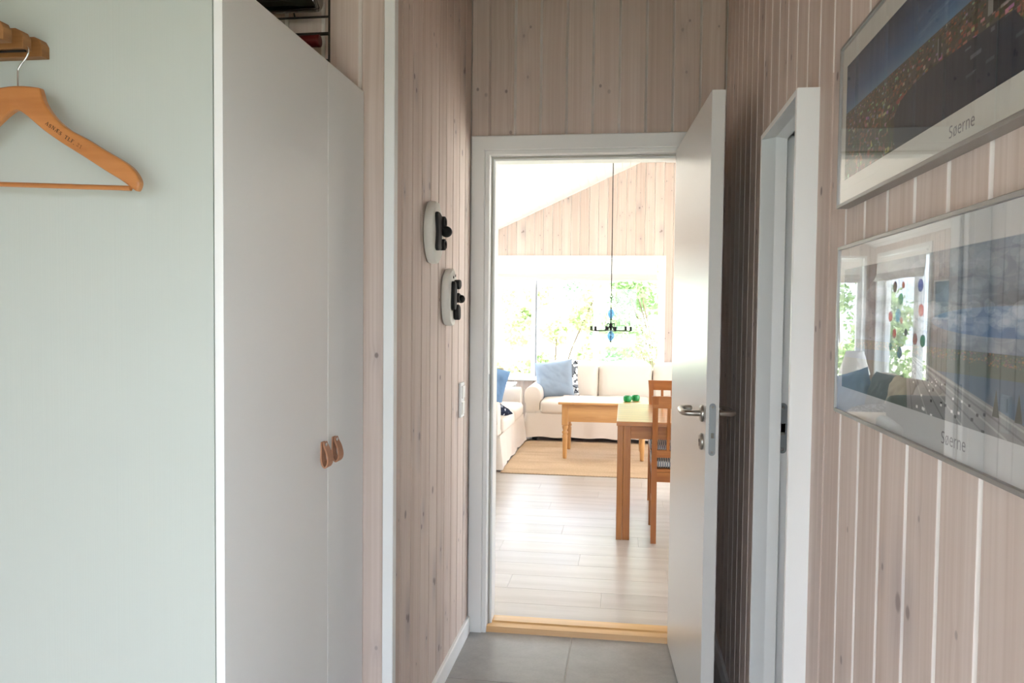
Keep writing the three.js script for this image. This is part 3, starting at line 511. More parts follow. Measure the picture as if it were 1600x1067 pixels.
function photoB(x, W, H) { // storm clouds over lakes with a wide road
  x.fillStyle = '#c6c8c8'; x.fillRect(0, 0, W, H); const a = W * 0.025, b = H * 0.13, w = W * 0.95, h = H * 0.72; x.save(); x.beginPath(); x.rect(a, b, w, h); x.clip();
  const hz = b + h * 0.58; x.fillStyle = '#5c6e80'; x.fillRect(a, b, w, h);
  for (let i = 0; i < 420; i++) { const v = rnd(), y = b + (hz - b) * v, px = a + w * rnd(), n = fbm(px / W * 5, v * 3, 4, 4), k = n > 0.47 ? 150 + 60 * rnd() : 62 + 40 * rnd(); x.fillStyle = `rgba(${k},${k + 6},${k + 12},0.16)`; x.beginPath(); x.ellipse(px, y, 20 + 70 * rnd(), 8 + 22 * rnd(), 0, 0, 7); x.fill(); }
  x.fillStyle = '#4d7299'; x.beginPath(); x.ellipse(a + w * 0.62, b + h * 0.42, w * 0.2, h * 0.08, 0, 0, 7); x.fill();
  for (let i = 0; i < 190; i++) { const q = rnd(); x.fillStyle = `rgba(${214 - 30 * q},${219 - 28 * q},${224 - 24 * q},0.2)`; x.beginPath(); x.ellipse(a + w * (0.3 + 0.66 * rnd()), b + h * (0.33 + 0.13 * q), 10 + 34 * rnd(), 5 + 11 * rnd(), 0, 0, 7); x.fill(); }
  x.fillStyle = '#55635c'; x.fillRect(a, hz, w, h * 0.5);
  for (let i = 0; i < 1500; i++) { const v = rnd(); x.fillStyle = rnd() < 0.3 ? `rgb(150,${110 + 20 * rnd()},92)` : `rgb(${80 + 50 * rnd()},${86 + 40 * rnd()},${84 + 30 * rnd()})`; x.fillRect(a + w * rnd(), hz + h * 0.06 * v, 2 + 6 * rnd(), 1 + 3 * rnd()); }
  const lake = (p) => { x.fillStyle = '#4d6478'; x.beginPath(); p.forEach(([u, v], i) => i ? x.lineTo(a + w * u, b + h * v) : x.moveTo(a + w * u, b + h * v)); x.fill(); };
  lake([[0.02, 0.66], [0.3, 0.64], [0.3, 0.72], [0.02, 0.74]]); lake([[0.44, 0.72], [0.98, 0.68], [0.98, 0.92], [0.6, 0.9]]);
  x.fillStyle = '#87898a'; x.beginPath(); x.moveTo(a + w * 0.33, b + h * 0.66); x.lineTo(a + w * 0.37, b + h * 0.66); x.lineTo(a + w * 0.78, b + h); x.lineTo(a + w * 0.34, b + h); x.fill();
  for (let i = 0; i < 8; i++) { x.strokeStyle = i % 2 ? 'rgba(178,180,178,0.7)' : 'rgba(104,106,108,0.8)'; x.lineWidth = 4; x.beginPath(); x.moveTo(a + w * (0.335 + 0.004 * i), b + h * 0.66); x.lineTo(a + w * (0.36 + 0.055 * i), b + h); x.stroke(); }
  for (let i = 0; i < 40; i++) { const v = rnd(); x.fillStyle = rnd() < 0.5 ? '#e6e6e6' : '#2d2f33'; x.fillRect(a + w * (0.35 + v * (0.02 + 0.36 * rnd())), b + h * (0.68 + 0.32 * v), 3 + 8 * v, 2 + 5 * v); }
  for (let i = 0; i < 300; i++) { x.fillStyle = `rgb(${60 + 40 * rnd()},${84 + 30 * rnd()},${50 + 16 * rnd()})`; x.beginPath(); x.arc(a + w * (0.72 + 0.26 * rnd()), b + h * (0.84 + 0.16 * rnd()), 4 + 8 * rnd(), 0, 7); x.fill(); }
  for (let i = 0; i < 6; i++) { x.fillStyle = '#39443c'; x.beginPath(); x.moveTo(a + w * (0.6 + 0.05 * i), b + h * 0.9); x.lineTo(a + w * (0.608 + 0.05 * i), b + h * 0.76); x.lineTo(a + w * (0.616 + 0.05 * i), b + h * 0.9); x.fill(); }
  x.restore(); caption(x, W, H);
}
function framed(label, y0, y1, f0, W, photo) {
  const t = thing('framed_picture', label, 'picture', [XR, y0, -f0], -Math.PI / 2, 'framed panoramas on the hall wall'), H = y1 - y0;
  mesh('frame', frameSweep([[0, 0], [0, 0.021], [-0.0006, 0.0216], [-0.0054, 0.0216], [-0.006, 0.021], [-0.006, 0]], rect(0, W, 0, H)), M.alu, t);
  const back = mesh('print', uv01(new THREE.PlaneGeometry(W - 0.01, H - 0.01)).translate(W / 2, H / 2, 0.0162), std({ map: canvasTex(1536, 480, photo), roughness: 0.7 }), t);
  mesh('backing_board', lb(W - 0.008, H - 0.008, 0.012, W / 2, H / 2, 0.0095, 0), M.plaster, t);
  mesh('glass', new THREE.PlaneGeometry(W - 0.011, H - 0.011).translate(W / 2, H / 2, 0.0196), M.glass, t);
}
function uv01(g) { return g; }
framed('upper aluminium framed panorama of a town under deep blue sky', 1.583, 1.866, 1.412, 0.985, photoA);
framed('lower aluminium framed panorama of a wide road by lakes', 1.222, 1.513, 1.395, 0.96, photoB);

// ------------------------------------------------------------------ living room structure
{
  const f = struct('floor_living_room'); mesh('subfloor', bx(LX - 0.1, RX + 0.1, -0.14, -0.001, D, GZ + 0.1, 0), M.lamBase, f);
  const pw = 0.194, pl = 1.29, c = 0.0012;
  const geo = (w, d, k) => { const t = [[c, 0.0008, -c], [w - c, 0.0008, -c], [w - c, 0.0008, -d + c], [c, 0.0008, -d + c]], b = [[0, -0.001, 0], [w, -0.001, 0], [w, -0.001, -d], [0, -0.001, -d]], pos = []; const qd = (A, B, C, E) => pos.push(...A, ...B, ...C, ...A, ...C, ...E); qd(...t); for (let i = 0; i < 4; i++) qd(b[i], b[(i + 1) % 4], t[(i + 1) % 4], t[i]); const g = new THREE.BufferGeometry(); g.setAttribute('position', new THREE.Float32BufferAttribute(pos, 3)); g.computeVertexNormals(); return uvm(g, 'x', 0.9, [hash(k, 1, 2), hash(k, 2, 2)]); };
  const cache = {};
  for (let j = 0, z = D + 0.144; z < GZ; z += pw, j++) { let x = LX - pl * ((j * 0.37 + 0.12) % 1);
    for (let i = 0; x < RX; x += pl, i++) { const a = Math.max(x, LX), b = Math.min(x + pl, RX), z1 = Math.min(z + pw, GZ); if (b - a < 0.02) continue; const k = Math.floor(hash(i, j, 6) * 3), id = [(b - a).toFixed(3), (z1 - z).toFixed(3), k].join(); const m = mesh('floor_plank', cache[id] ??= geo(b - a, z1 - z, k), M.lam[Math.floor(hash(j, i, 8) * 3)], f); m.position.set(a, 0, -z); } }
}
const W1 = { x0: -1.93, x1: 0.425, y0: 0.6, y1: 2.06 }, W2 = { a: 7.4, b: 8.83, y0: 0.6, y1: 2.06 };
{ // gable wall
  const w = wallGroup('wall_gable', [LX, 0, -GZ], 0), a0 = W1.x0 - LX, a1 = W1.x1 - LX;
  boards(w, 0, RX - LX, (0.424 - LX) % PLW - PLW, (a, b) => { const h = (x) => roofY(x + LX) + 0.005, mid = (a + W1.x0 > 0); const r = []; if (b <= a0 || a >= a1) r.push([a, b, 0, h(a), h(b)]); else { r.push([a, b, W1.y1, h(a), h(b)]); if (a < a0) r.push([a, a0, 0, W1.y1]); if (b > a1) r.push([a1, b, 0, W1.y1]); if (b - a > 0.02) r.push([Math.max(a, a0), Math.min(b, a1), 0, W1.y0]); } return r; });
  const s = new THREE.Shape([[-0.1, -0.1], [RX - LX + 0.1, -0.1], [RX - LX + 0.1, YE + 0.05], [RIDGE - LX, roofY(RIDGE) + 0.1], [-0.1, YE + 0.05]].map((p) => new THREE.Vector2(...p)));
  const h = new THREE.Path([[a0, W1.y0], [a0, W1.y1], [a1, W1.y1], [a1, W1.y0]].map((p) => new THREE.Vector2(...p))); s.holes.push(h);
  mesh('wall_core', uvm(new THREE.ExtrudeGeometry(s, { depth: 0.1, bevelEnabled: false }).translate(0, 0, -0.112)), M.plaster, w);
}
{ // left side wall with window
  const w = wallGroup('wall_left_living', [LX, 0, -D], Math.PI / 2), a = W2.a - D, b = W2.b - D;
  boards(w, 0, GZ - D, 0, (p, q) => { if (q <= a || p >= b) return [[p, q, 0, YE + 0.02]]; const r = [[p, q, W2.y1, YE + 0.02], [p, q, 0, W2.y0]]; if (p < a) r.push([p, a, W2.y0, W2.y1]); if (q > b) r.push([b, q, W2.y0, W2.y1]); return r; });
  const core = (x0, x1, y0, y1) => lb(x1 - x0, y1 - y0, 0.1, (x0 + x1) / 2, (y0 + y1) / 2, -0.062, 0);
  mesh('wall_core', [core(-0.1, a, -0.1, YE + 0.1), core(b, GZ - D + 0.1, -0.1, YE + 0.1), core(a, b, -0.1, W2.y0), core(a, b, W2.y1, YE + 0.1)], M.plaster, w);
}
const W4 = { a: 4.2, b: 7.6 };
{ // right side wall (out of view) with glazing added for more daylight, and the wall beside the hall door
  const w = struct('wall_right_living'); mesh('wall_core', [bx(RX, RX + 0.1, -0.1, YE + 0.1, D, W4.a, 0), bx(RX, RX + 0.1, -0.1, YE + 0.1, W4.b, GZ + 0.1, 0), bx(RX, RX + 0.1, 2.08, YE + 0.1, W4.a, W4.b, 0), bx(RX, RX + 0.1, -0.1, 0.05, W4.a, W4.b, 0)], M.pine, w);
  const e = struct('added_window_4'); e.position.set(RX + 0.05, 0, -(W4.a + W4.b) / 2); e.rotation.y = -Math.PI / 2; const L = (W4.b - W4.a) / 2;
  mesh('window_frame', frameSweep([[0, -0.04], [0, 0.04], [-0.06, 0.04], [-0.06, -0.04]], rect(-L, L, 0.05, 2.08)), M.white, e);
  mesh('pane', lb(2 * L - 0.1, 1.92, 0.004, 0, 1.065, 0, 0), M.glass, e); mesh('mullion', lb(0.09, 1.95, 0.07, 0, 1.065, 0), M.white, e);
  const s = struct('wall_front_living'), H = roofY(RIDGE) + 0.05;
  mesh('wall_core', [bx(LX - 0.1, XL - 0.0, -0.1, H, D + 0.015, D + 0.11, 0), bx(XR, RX + 0.1, -0.1, H, D + 0.015, D + 0.11, 0), bx(XL, XR, 2.2, H, D + 0.014, D + 0.11, 0)], M.plaster, s);
}
{ // sloping white ceiling of boards and the ridge beam
  const c = struct('ceiling_living_room'), al = Math.atan(SL), len = (RIDGE - LX) / Math.cos(al), L = GZ - D;
  const g = (() => { const P = [[0, -0.012], [0, -0.001], [0.001, 0], [0.0995, 0], [0.1005, -0.001], [0.101, -0.005], [0.106, -0.005]], pos = []; for (let i = 0; i + 1 < P.length; i++) { const q = [[P[i][0], 0, P[i][1]], [P[i + 1][0], 0, P[i + 1][1]], [P[i + 1][0], L, P[i + 1][1]], [P[i][0], L, P[i][1]]]; for (const j of [0, 1, 2, 0, 2, 3]) pos.push(...q[j]); } const b = new THREE.BufferGeometry(); b.setAttribute('position', new THREE.Float32BufferAttribute(pos, 3)); b.computeVertexNormals(); return b; })();
  // board local: x across, y along the room, z towards the room
  for (const side of [-1, 1]) for (let i = 0; i * 0.106 < len - 0.01; i++) {
    const m = mesh('ceiling_plank', g, M.ceil, c), s = i * 0.106;
    if (side < 0) { const X = new THREE.Vector3(-Math.cos(al), -Math.sin(al), 0), Y = new THREE.Vector3(0, 0, -1), Z = X.clone().cross(Y); m.matrix.makeBasis(X, Y, Z).setPosition(RIDGE - s * Math.cos(al), roofY(RIDGE) - s * Math.sin(al), -D); }
    else { const X = new THREE.Vector3(-Math.cos(al), Math.sin(al), 0), Y = new THREE.Vector3(0, 0, -1), Z = X.clone().cross(Y); m.matrix.makeBasis(X, Y, Z).setPosition(RX - s * Math.cos(al), YE + s * Math.sin(al), -D); }
    m.matrix.decompose(m.position, m.quaternion, m.scale);
  }
  const slab = (sx) => { const b = new THREE.BoxGeometry(len + 0.3, 0.1, L + 0.5); b.rotateZ(sx * al); b.translate(RIDGE - sx * (RIDGE - LX) / 2 - sx * 0.05, (YE + roofY(RIDGE)) / 2 + 0.075, -(D + GZ) / 2); return b; };
  mesh('roof_deck', [uvm(slab(1)), uvm(slab(-1))], M.plaster, c);
  const b = struct('beam_1'); mesh('ridge_beam', bx(0.432, 0.568, 3.17, roofY(RIDGE) - 0.01, D + 0.11, GZ, 0.004), M.ceil, b);
  const t = struct('trim_5'); // thin list where slope meets gable
  mesh('corner_list', uvm(ext([[LX, YE - 0.012], [RIDGE - 0.07, roofY(RIDGE - 0.07) - 0.012], [RIDGE - 0.07, roofY(RIDGE - 0.07) + 0.004], [LX, YE + 0.004]], 0.012, 0).translate(0, 0, -GZ)), M.ceil, t);
}
{ // gable window
  const e = struct('window_1'); e.position.set(0, 0, -GZ);
  mesh('window_frame', frameSweep([[0.006, 0.02], [0.006, -0.11], [-0.05, -0.11], [-0.05, -0.06], [-0.004, -0.055], [-0.004, 0.014]], rect(W1.x0, W1.x1, W1.y0, W1.y1)), M.white, e);
  mesh('casing', frameSweep([[-0.003, 0.001], [-0.003, 0.016], [0.025, 0.016], [0.025, 0.001]], rect(W1.x0, W1.x1, W1.y0, W1.y1)), M.white, e);
  mesh('mullion', lb(0.062, W1.y1 - W1.y0 - 0.05, 0.06, -0.363, (W1.y0 + W1.y1) / 2, -0.085, 0.004), M.white, e);
  mesh('sash_edge', lb(0.016, W1.y1 - W1.y0 - 0.05, 0.05, -1.087, (W1.y0 + W1.y1) / 2, -0.08, 0.001), std({ color: 0x8d9096, roughness: 0.5 }), e);
  mesh('sash_bar', lb(0.05, W1.y1 - W1.y0 - 0.05, 0.05, -1.122, (W1.y0 + W1.y1) / 2, -0.085, 0.003), M.white, e);
  for (const [a, b] of [[W1.x0 + 0.05, -1.15], [-1.08, -0.395], [-0.33, W1.x1 - 0.05]]) mesh('pane', lb(b - a, W1.y1 - W1.y0 - 0.1, 0.004, (a + b) / 2, (W1.y0 + W1.y1) / 2, -0.09, 0), M.glass, e);
  mesh('window_sill', lb(W1.x1 - W1.x0 + 0.06, 0.02, 0.14, (W1.x0 + W1.x1) / 2, W1.y0 - 0.005, 0.0, 0.003), M.white, e);
}
{ // side window
  const e = struct('window_2'); e.position.set(LX, 0, -(W2.a + W2.b) / 2); e.rotation.y = Math.PI / 2; const L = (W2.b - W2.a) / 2, ym = (W2.y0 + W2.y1) / 2, hh = W2.y1 - W2.y0;
  mesh('window_frame', frameSweep([[0.006, 0.02], [0.006, -0.11], [-0.06, -0.11], [-0.06, -0.06], [-0.004, -0.055], [-0.004, 0.014]], rect(-L, L, W2.y0, W2.y1)), M.white, e);
  mesh('casing', frameSweep([[-0.003, 0.001], [-0.003, 0.016], [0.04, 0.016], [0.04, 0.001]], rect(-L, L, W2.y0, W2.y1)), M.white, e);
  mesh('mullion', lb(0.12, hh - 0.05, 0.06, -0.22, ym, -0.085, 0.004), M.white, e);
  for (const [a, b] of [[-L + 0.05, -0.275], [-0.165, L - 0.05]]) mesh('pane', lb(b - a, hh - 0.1, 0.004, (a + b) / 2, ym, -0.09, 0), M.glass, e);
}
function blindThing(label, w, pos, turn, drop) {
  const t = thing('roman_blind', label, 'blind', pos, turn, 'white roman blinds');
  const pl = [[0, 0.012], [-drop * 0.62, 0.014]]; const fy = -drop * 0.62; for (let i = 0; i < 3; i++) { const y = fy - i * 0.018; pl.push([y - 0.05, 0.03 + i * 0.006], [y - 0.062, 0.036 + i * 0.006], [y - 0.05, 0.04 + i * 0.006], [y - 0.012, 0.018 + i * 0.004]); } pl.push([-drop, 0.03], [-drop - 0.004, 0.032]);
  const c = new THREE.CatmullRomCurve3(pl.map((p) => new THREE.Vector3(0, p[0], p[1])), false, 'catmullrom', 0.3).getPoints(70), nx = 30, pos2 = [], idx = [];
  c.forEach((p, j) => { for (let i = 0; i <= nx; i++) { const u = i / nx; pos2.push((u - 0.5) * w, p.y - 0.006 * Math.sin(u * 9 + j * 0.02) * (j / 70), p.z + 0.004 * Math.sin(u * 21 + j * 0.1) * (j / 70)); if (i < nx && j < 70) { const a = j * (nx + 1) + i; idx.push(a, a + nx + 1, a + 1, a + 1, a + nx + 1, a + nx + 2); } } });
  const g = new THREE.BufferGeometry(); g.setAttribute('position', new THREE.Float32BufferAttribute(pos2, 3)); g.setIndex(idx); g.computeVertexNormals();
  mesh('fabric', g, M.blind, t); mesh('head_rail', lb(w, 0.022, 0.022, 0, -0.008, 0.002, 0.002), M.white, t);
}
blindThing('wide white roman blind pulled up across the gable window', 2.22, [-0.76, 2.035, -GZ + 0.02], 0, 0.25);
blindThing('white roman blind pulled up over the side window', 1.36, [LX + 0.02, 2.035, -(W2.a + W2.b) / 2], Math.PI / 2, 0.25);

// ------------------------------------------------------------------ sofas
function sofa(label, w, n, pos, turn, gapY, sd) {
  const t = thing('sofa', label, 'sofa', pos, turn, 'slipcovered sofas'), DP = 0.92, aw = 0.16, zf = DP / 2, zb = -DP / 2;
  // skirt: a cloth wall around front and sides with soft flare
  const per = [[-w / 2 + 0.01, zb], [-w / 2 + 0.005, zf - 0.01], [w / 2 - 0.005, zf - 0.01], [w / 2 - 0.01, zb]], P = []; 
  for (let k = 0; k < 3; k++) { const N = k === 1 ? 46 : 18; for (let i = 0; i < N + (k === 2 ? 1 : 0); i++) P.push([per[k][0] + (per[k + 1][0] - per[k][0]) * i / N, per[k][1] + (per[k + 1][1] - per[k][1]) * i / N, k, i / N]); }
  const pos2 = [], idx = [], R = 7; P.forEach((p, i) => { for (let j = 0; j <= R; j++) { const v = j / R, nx = p[2] === 0 ? -1 : p[2] === 2 ? 1 : 0, nz = p[2] === 1 ? 1 : 0, edge = Math.exp(-Math.min(p[3], 1 - p[3]) * 9), o = (0.022 * v + 0.018 * v * edge + 0.014 * v * (noise(i * 0.35, sd * 9, sd) - 0.5) * 2); pos2.push(p[0] + nx * o + (p[2] === 1 ? (p[3] < 0.02 ? -o : p[3] > 0.98 ? o : 0) : 0), 0.31 - (0.31 - gapY - 0.006 * Math.sin(i * 0.9 + sd)) * v, p[1] + nz * o); if (i + 1 < P.length && j < R) { const a = i * (R + 1) + j; idx.push(a, a + 1, a + R + 1, a + R + 1, a + 1, a + R + 2); } } });
  const g = new THREE.BufferGeometry(); g.setAttribute('position', new THREE.Float32BufferAttribute(pos2, 3)); g.setIndex(idx); g.computeVertexNormals(); mesh('skirt', uvm2(g), M.slip2, t);
  mesh('seat_base', softBox(w - 0.04, 0.22, DP - 0.05, 0.02, [0, 0, 0], 6).translate(0, 0.24, 0), M.slip, t);
  const cw = (w - 2 * aw) / n;
  for (let i = 0; i < n; i++) { const x = -w / 2 + aw + cw * (i + 0.5);
    mesh('seat_cushion', softBox(cw - 0.006, 0.15, DP - 0.24, 0.045, [0.004, 0.022, 0.012], 12, 0.006, sd + i).translate(x, 0.375, 0.13), M.slip, t);
    mesh('back_cushion', softBox(cw - 0.012, 0.44, 0.2, 0.06, [0.006, 0.025, 0.045], 12, 0.008, sd + i + 5).applyMatrix4(M4([x, 0.61, -0.22], [-0.16, 0, 0])), M.slip, t); }
  mesh('backrest', softBox(w - 0.08, 0.56, 0.16, 0.06, [0, 0.01, 0.01], 10, 0.004, sd).translate(0, 0.47, zb + 0.1), M.slip, t);
  const o = [[-0.07, 0.02], [0.06, 0.02], [0.062, 0.4], [0.075, 0.44], [0.092, 0.5], [0.085, 0.555], [0.05, 0.592], [0.0, 0.6], [-0.05, 0.592], [-0.088, 0.555], [-0.095, 0.5], [-0.078, 0.44], [-0.072, 0.4]];
  for (const s of [-1, 1]) { const sh = new THREE.Shape(o.map((p) => new THREE.Vector2(...p))); const sp = new THREE.Shape(); sp.moveTo(-0.078, 0.2); sp.lineTo(0.078, 0.2); sp.lineTo(0.078, 0.42); sp.bezierCurveTo(0.1, 0.46, 0.11, 0.6, 0, 0.6); sp.bezierCurveTo(-0.11, 0.6, -0.1, 0.46, -0.078, 0.42); sp.lineTo(-0.078, 0.2);
    const a = new THREE.ExtrudeGeometry(sp, { depth: DP - 0.06, bevelEnabled: true, bevelThickness: 0.012, bevelSize: 0.012, bevelOffset: -0.012, bevelSegments: 3, curveSegments: 14 }); const m = mesh('armrest', uvm2(toCreasedNormals(a.translate(s * (w / 2 - aw / 2), 0, zb + 0.02), 0.6)), M.slip, t);
    const bp = sp.getPoints(14).filter(([], i) => true).map((p) => [p.x * 0.95 + s * (w / 2 - aw / 2), p.y - 0.008, zf - 0.034]).slice(1, -1); mesh('piping', tube(bp, 0.005, 80, 6), M.slip2, m); }
  for (const x of [-w / 2 + 0.1, w / 2 - 0.1]) for (const z of [zb + 0.08, zf - 0.1]) mesh('foot', lb(0.05, 0.14, 0.05, x, 0.07, z, 0.004), M.dark, t);
  return t;
}
function uvm2(g) { const n = plain(g), nn = n.attributes.normal.clone(), r = uvm(n); r.setAttribute('normal', nn); return r; }
M.slip2 = phys({ color: 0xe9ddd0, roughness: 0.9, bumpMap: clothBump, bumpScale: 0.0008, sheen: 0.3, sheenColor: new THREE.Color(0.9, 0.85, 0.8), sheenRoughness: 0.6, side: THREE.DoubleSide });
sofa('long cream slipcovered sofa under the gable window', 2.16, 3, [0.0, 0, -(8.03 + 0.46)], 0, 0.055, 1);
sofa('shorter cream slipcovered sofa along the side wall with the glass discs', 1.56, 2, [-1.54, 0, -7.235], Math.PI / 2, 0.02, 2);

// cushions
const navyTex = tex(256, 256, (x, y) => { const u = (x % 64) / 32 - 1, v = (y % 64) / 32 - 1, r = Math.hypot(u, v), d = (r < 0.5 && r > 0.34) || r < 0.14 || Math.hypot(Math.abs(u) - 1, Math.abs(v) - 1) < 0.2; return d ? [206, 212, 220] : [28, 38, 62]; }); navyTex.repeat.set(4, 4);
const printTex = tex(256, 256, (x, y) => { const n = pnoise(x / 256 * 14, y / 256 * 14, 14, 14, 77), m = pnoise(x / 256 * 30, y / 256 * 30, 30, 30, 78); return n + 0.3 * m > 0.62 ? [225, 226, 226] : n > 0.34 ? [40, 44, 54] : [120, 126, 134]; }); printTex.repeat.set(3, 3);
const slate = std({ color: 0x4a5763, roughness: 0.85, bumpMap: clothBump, bumpScale: 0.0008 });
function cushion(label, w, h, th, m, pos, rot, sd, group, extra) { const t = thing('cushion', label, 'cushion', pos, 0, group); t.rotation.set(...rot); const c = mesh('cover', pillowGeo(w, h, th, 22, sd), m, t); if (extra) extra(t); return t; }
{
  cushion('pale blue square cushion leaning in the corner of the long sofa', 0.44, 0.44, 0.17, M.blueC, [-0.8, 0.645, -8.43], [-0.3, -0.12, 0.1], 3);
  cushion('black and white patterned cushion half hidden behind the pale blue one', 0.42, 0.42, 0.13, std({ map: printTex, roughness: 0.85 }), [-0.735, 0.645, -8.53], [-0.26, -0.1, 0.06], 5);
  cushion('blue cushion propped against the far arm of the shorter sofa', 0.44, 0.44, 0.15, std({ color: 0x6f92b8, roughness: 0.85, bumpMap: clothBump, bumpScale: 0.0008 }), [-1.43, 0.64, -7.62], [0, 0, 0], 7).rotation.set(-0.2, 0.5, -0.32, 'YXZ');
  cushion('navy cushion with white dots lying by the near arm of the shorter sofa', 0.42, 0.42, 0.14, std({ map: navyTex, roughness: 0.85 }), [-1.31, 0.535, -6.8], [0, 0, 0], 9).rotation.set(-Math.PI / 2, 0.785, -0.24, 'ZYX');
  cushion('dark slate cushion at the back corner of the shorter sofa', 0.46, 0.42, 0.15, slate, [-1.63, 0.67, -7.3], [0, Math.PI / 2, 0], 11).rotation.set(-0.25, Math.PI / 2 - 0.2, 0, 'YXZ');
  cushion('beige cushion against the back of the shorter sofa near its front end', 0.46, 0.42, 0.17, M.beigeC, [-1.64, 0.67, -6.9], [0, Math.PI / 2, 0], 13).rotation.set(-0.25, Math.PI / 2, 0, 'YXZ');
}
// ------------------------------------------------------------------ rug, tables, chairs
{ const o = one('rug', uvm(new RoundedBoxGeometry(2.7, 0.009, 1.72, 2, 0.004).translate(0.28, 0.0055, -7.235), 'z', 1.2), M.jute, 'natural woven jute rug under the pine coffee table', 'rug'); }
{
  const t = thing('coffee_table', 'honey pine coffee table with turned legs on the jute rug', 'coffee table', [-0.2, 0.01, -7.35]), w = 0.86, d = 0.62, H = 0.545;
  mesh('table_top', uvm(new RoundedBoxGeometry(w, 0.024, d, 3, 0.008).translate(0, H - 0.012, 0), 'x'), M.pineTop, t);
  const lx = w / 2 - 0.065, lz = d / 2 - 0.06, leg = mergeGeometries([plain(lb(0.06, 0.2, 0.06, 0, H - 0.124, 0, 0.003)), uvm2(lathe([[0.0, 0], [0.017, 0], [0.019, 0.01], [0.025, 0.2], [0.027, 0.235], [0.02, 0.245], [0.029, 0.26], [0.029, 0.272], [0.019, 0.285], [0.026, 0.305], [0.03, 0.325], [0.026, 0.338], [0.0, 0.34]].map(([r, y]) => [r, y * (H - 0.224) / 0.34]), 20))]);
  for (const [a, b] of [[-1, 1], [1, 1], [-1, -1], [1, -1]]) { const m = mesh('leg', leg, M.pineF, t); m.position.set(a * lx, 0, b * lz); }
  for (const s of [-1, 1]) { mesh('apron', lb(2 * lx - 0.06, 0.165, 0.02, 0, H - 0.107, s * (lz + 0.012), 0.002, 'x'), M.pineF, t); mesh('apron', lb(0.02, 0.165, 2 * lz - 0.06, s * (lx + 0.012), H - 0.107, 0, 0.002, 'z'), M.pineF, t); }
}
{
  const g = phys({ color: 0x35c072, roughness: 0.08, transmission: 0.6, thickness: 0, ior: 1.5 });
  const cup = lathe([[0, 0], [0.03, 0], [0.038, 0.008], [0.041, 0.03], [0.037, 0.052], [0.033, 0.056], [0.03, 0.052], [0.034, 0.03], [0.03, 0.012], [0, 0.01]], 24);
  const a = one('candle_holder', cup, g, 'left of the two green glass candle holders on the coffee table', 'candle holder', 'green glass candle holders'); a.position.set(0.022, 0.556, -7.22);
  const b = copy(a, 'right of the two green glass candle holders on the coffee table'); b.position.set(0.1, 0.556, -7.29);
}
{
  const t = thing('dining_table', 'oak dining table with square legs nearest the doorway', 'dining table', [0, 0, 0]), x0 = -0.05, x1 = 0.83, f0 = 4.6, f1 = 5.52, H = 0.735;
  mesh('table_top', uvm(bx(x0, x1, H - 0.028, H, f0, f1, 0.003), 'x'), M.oakTop, t);
  const L = 0.082;
  for (const [a, b] of [[x0 + 0.006, f0 + 0.006], [x1 - L - 0.006, f0 + 0.006], [x0 + 0.006, f1 - L - 0.006], [x1 - L - 0.006, f1 - L - 0.006]]) { // each leg of two glued staves with a groove
    mesh('leg', [bx(a, a + 0.036, 0, H - 0.028, b, b + L, 0.003), bx(a + 0.037, a + L, 0, H - 0.028, b + 0.003, b + L, 0.003)], M.oak, t); }
  for (const f of [f0 + 0.02, f1 - 0.042]) mesh('apron', bx(x0 + L, x1 - L, H - 0.108, H - 0.028, f, f + 0.022, 0.002, 'x'), M.oak, t);
  for (const x of [x0 + 0.02, x1 - 0.042]) mesh('apron', bx(x, x + 0.022, H - 0.108, H - 0.028, f0 + L, f1 - L, 0.002, 'z'), M.oak, t);
}
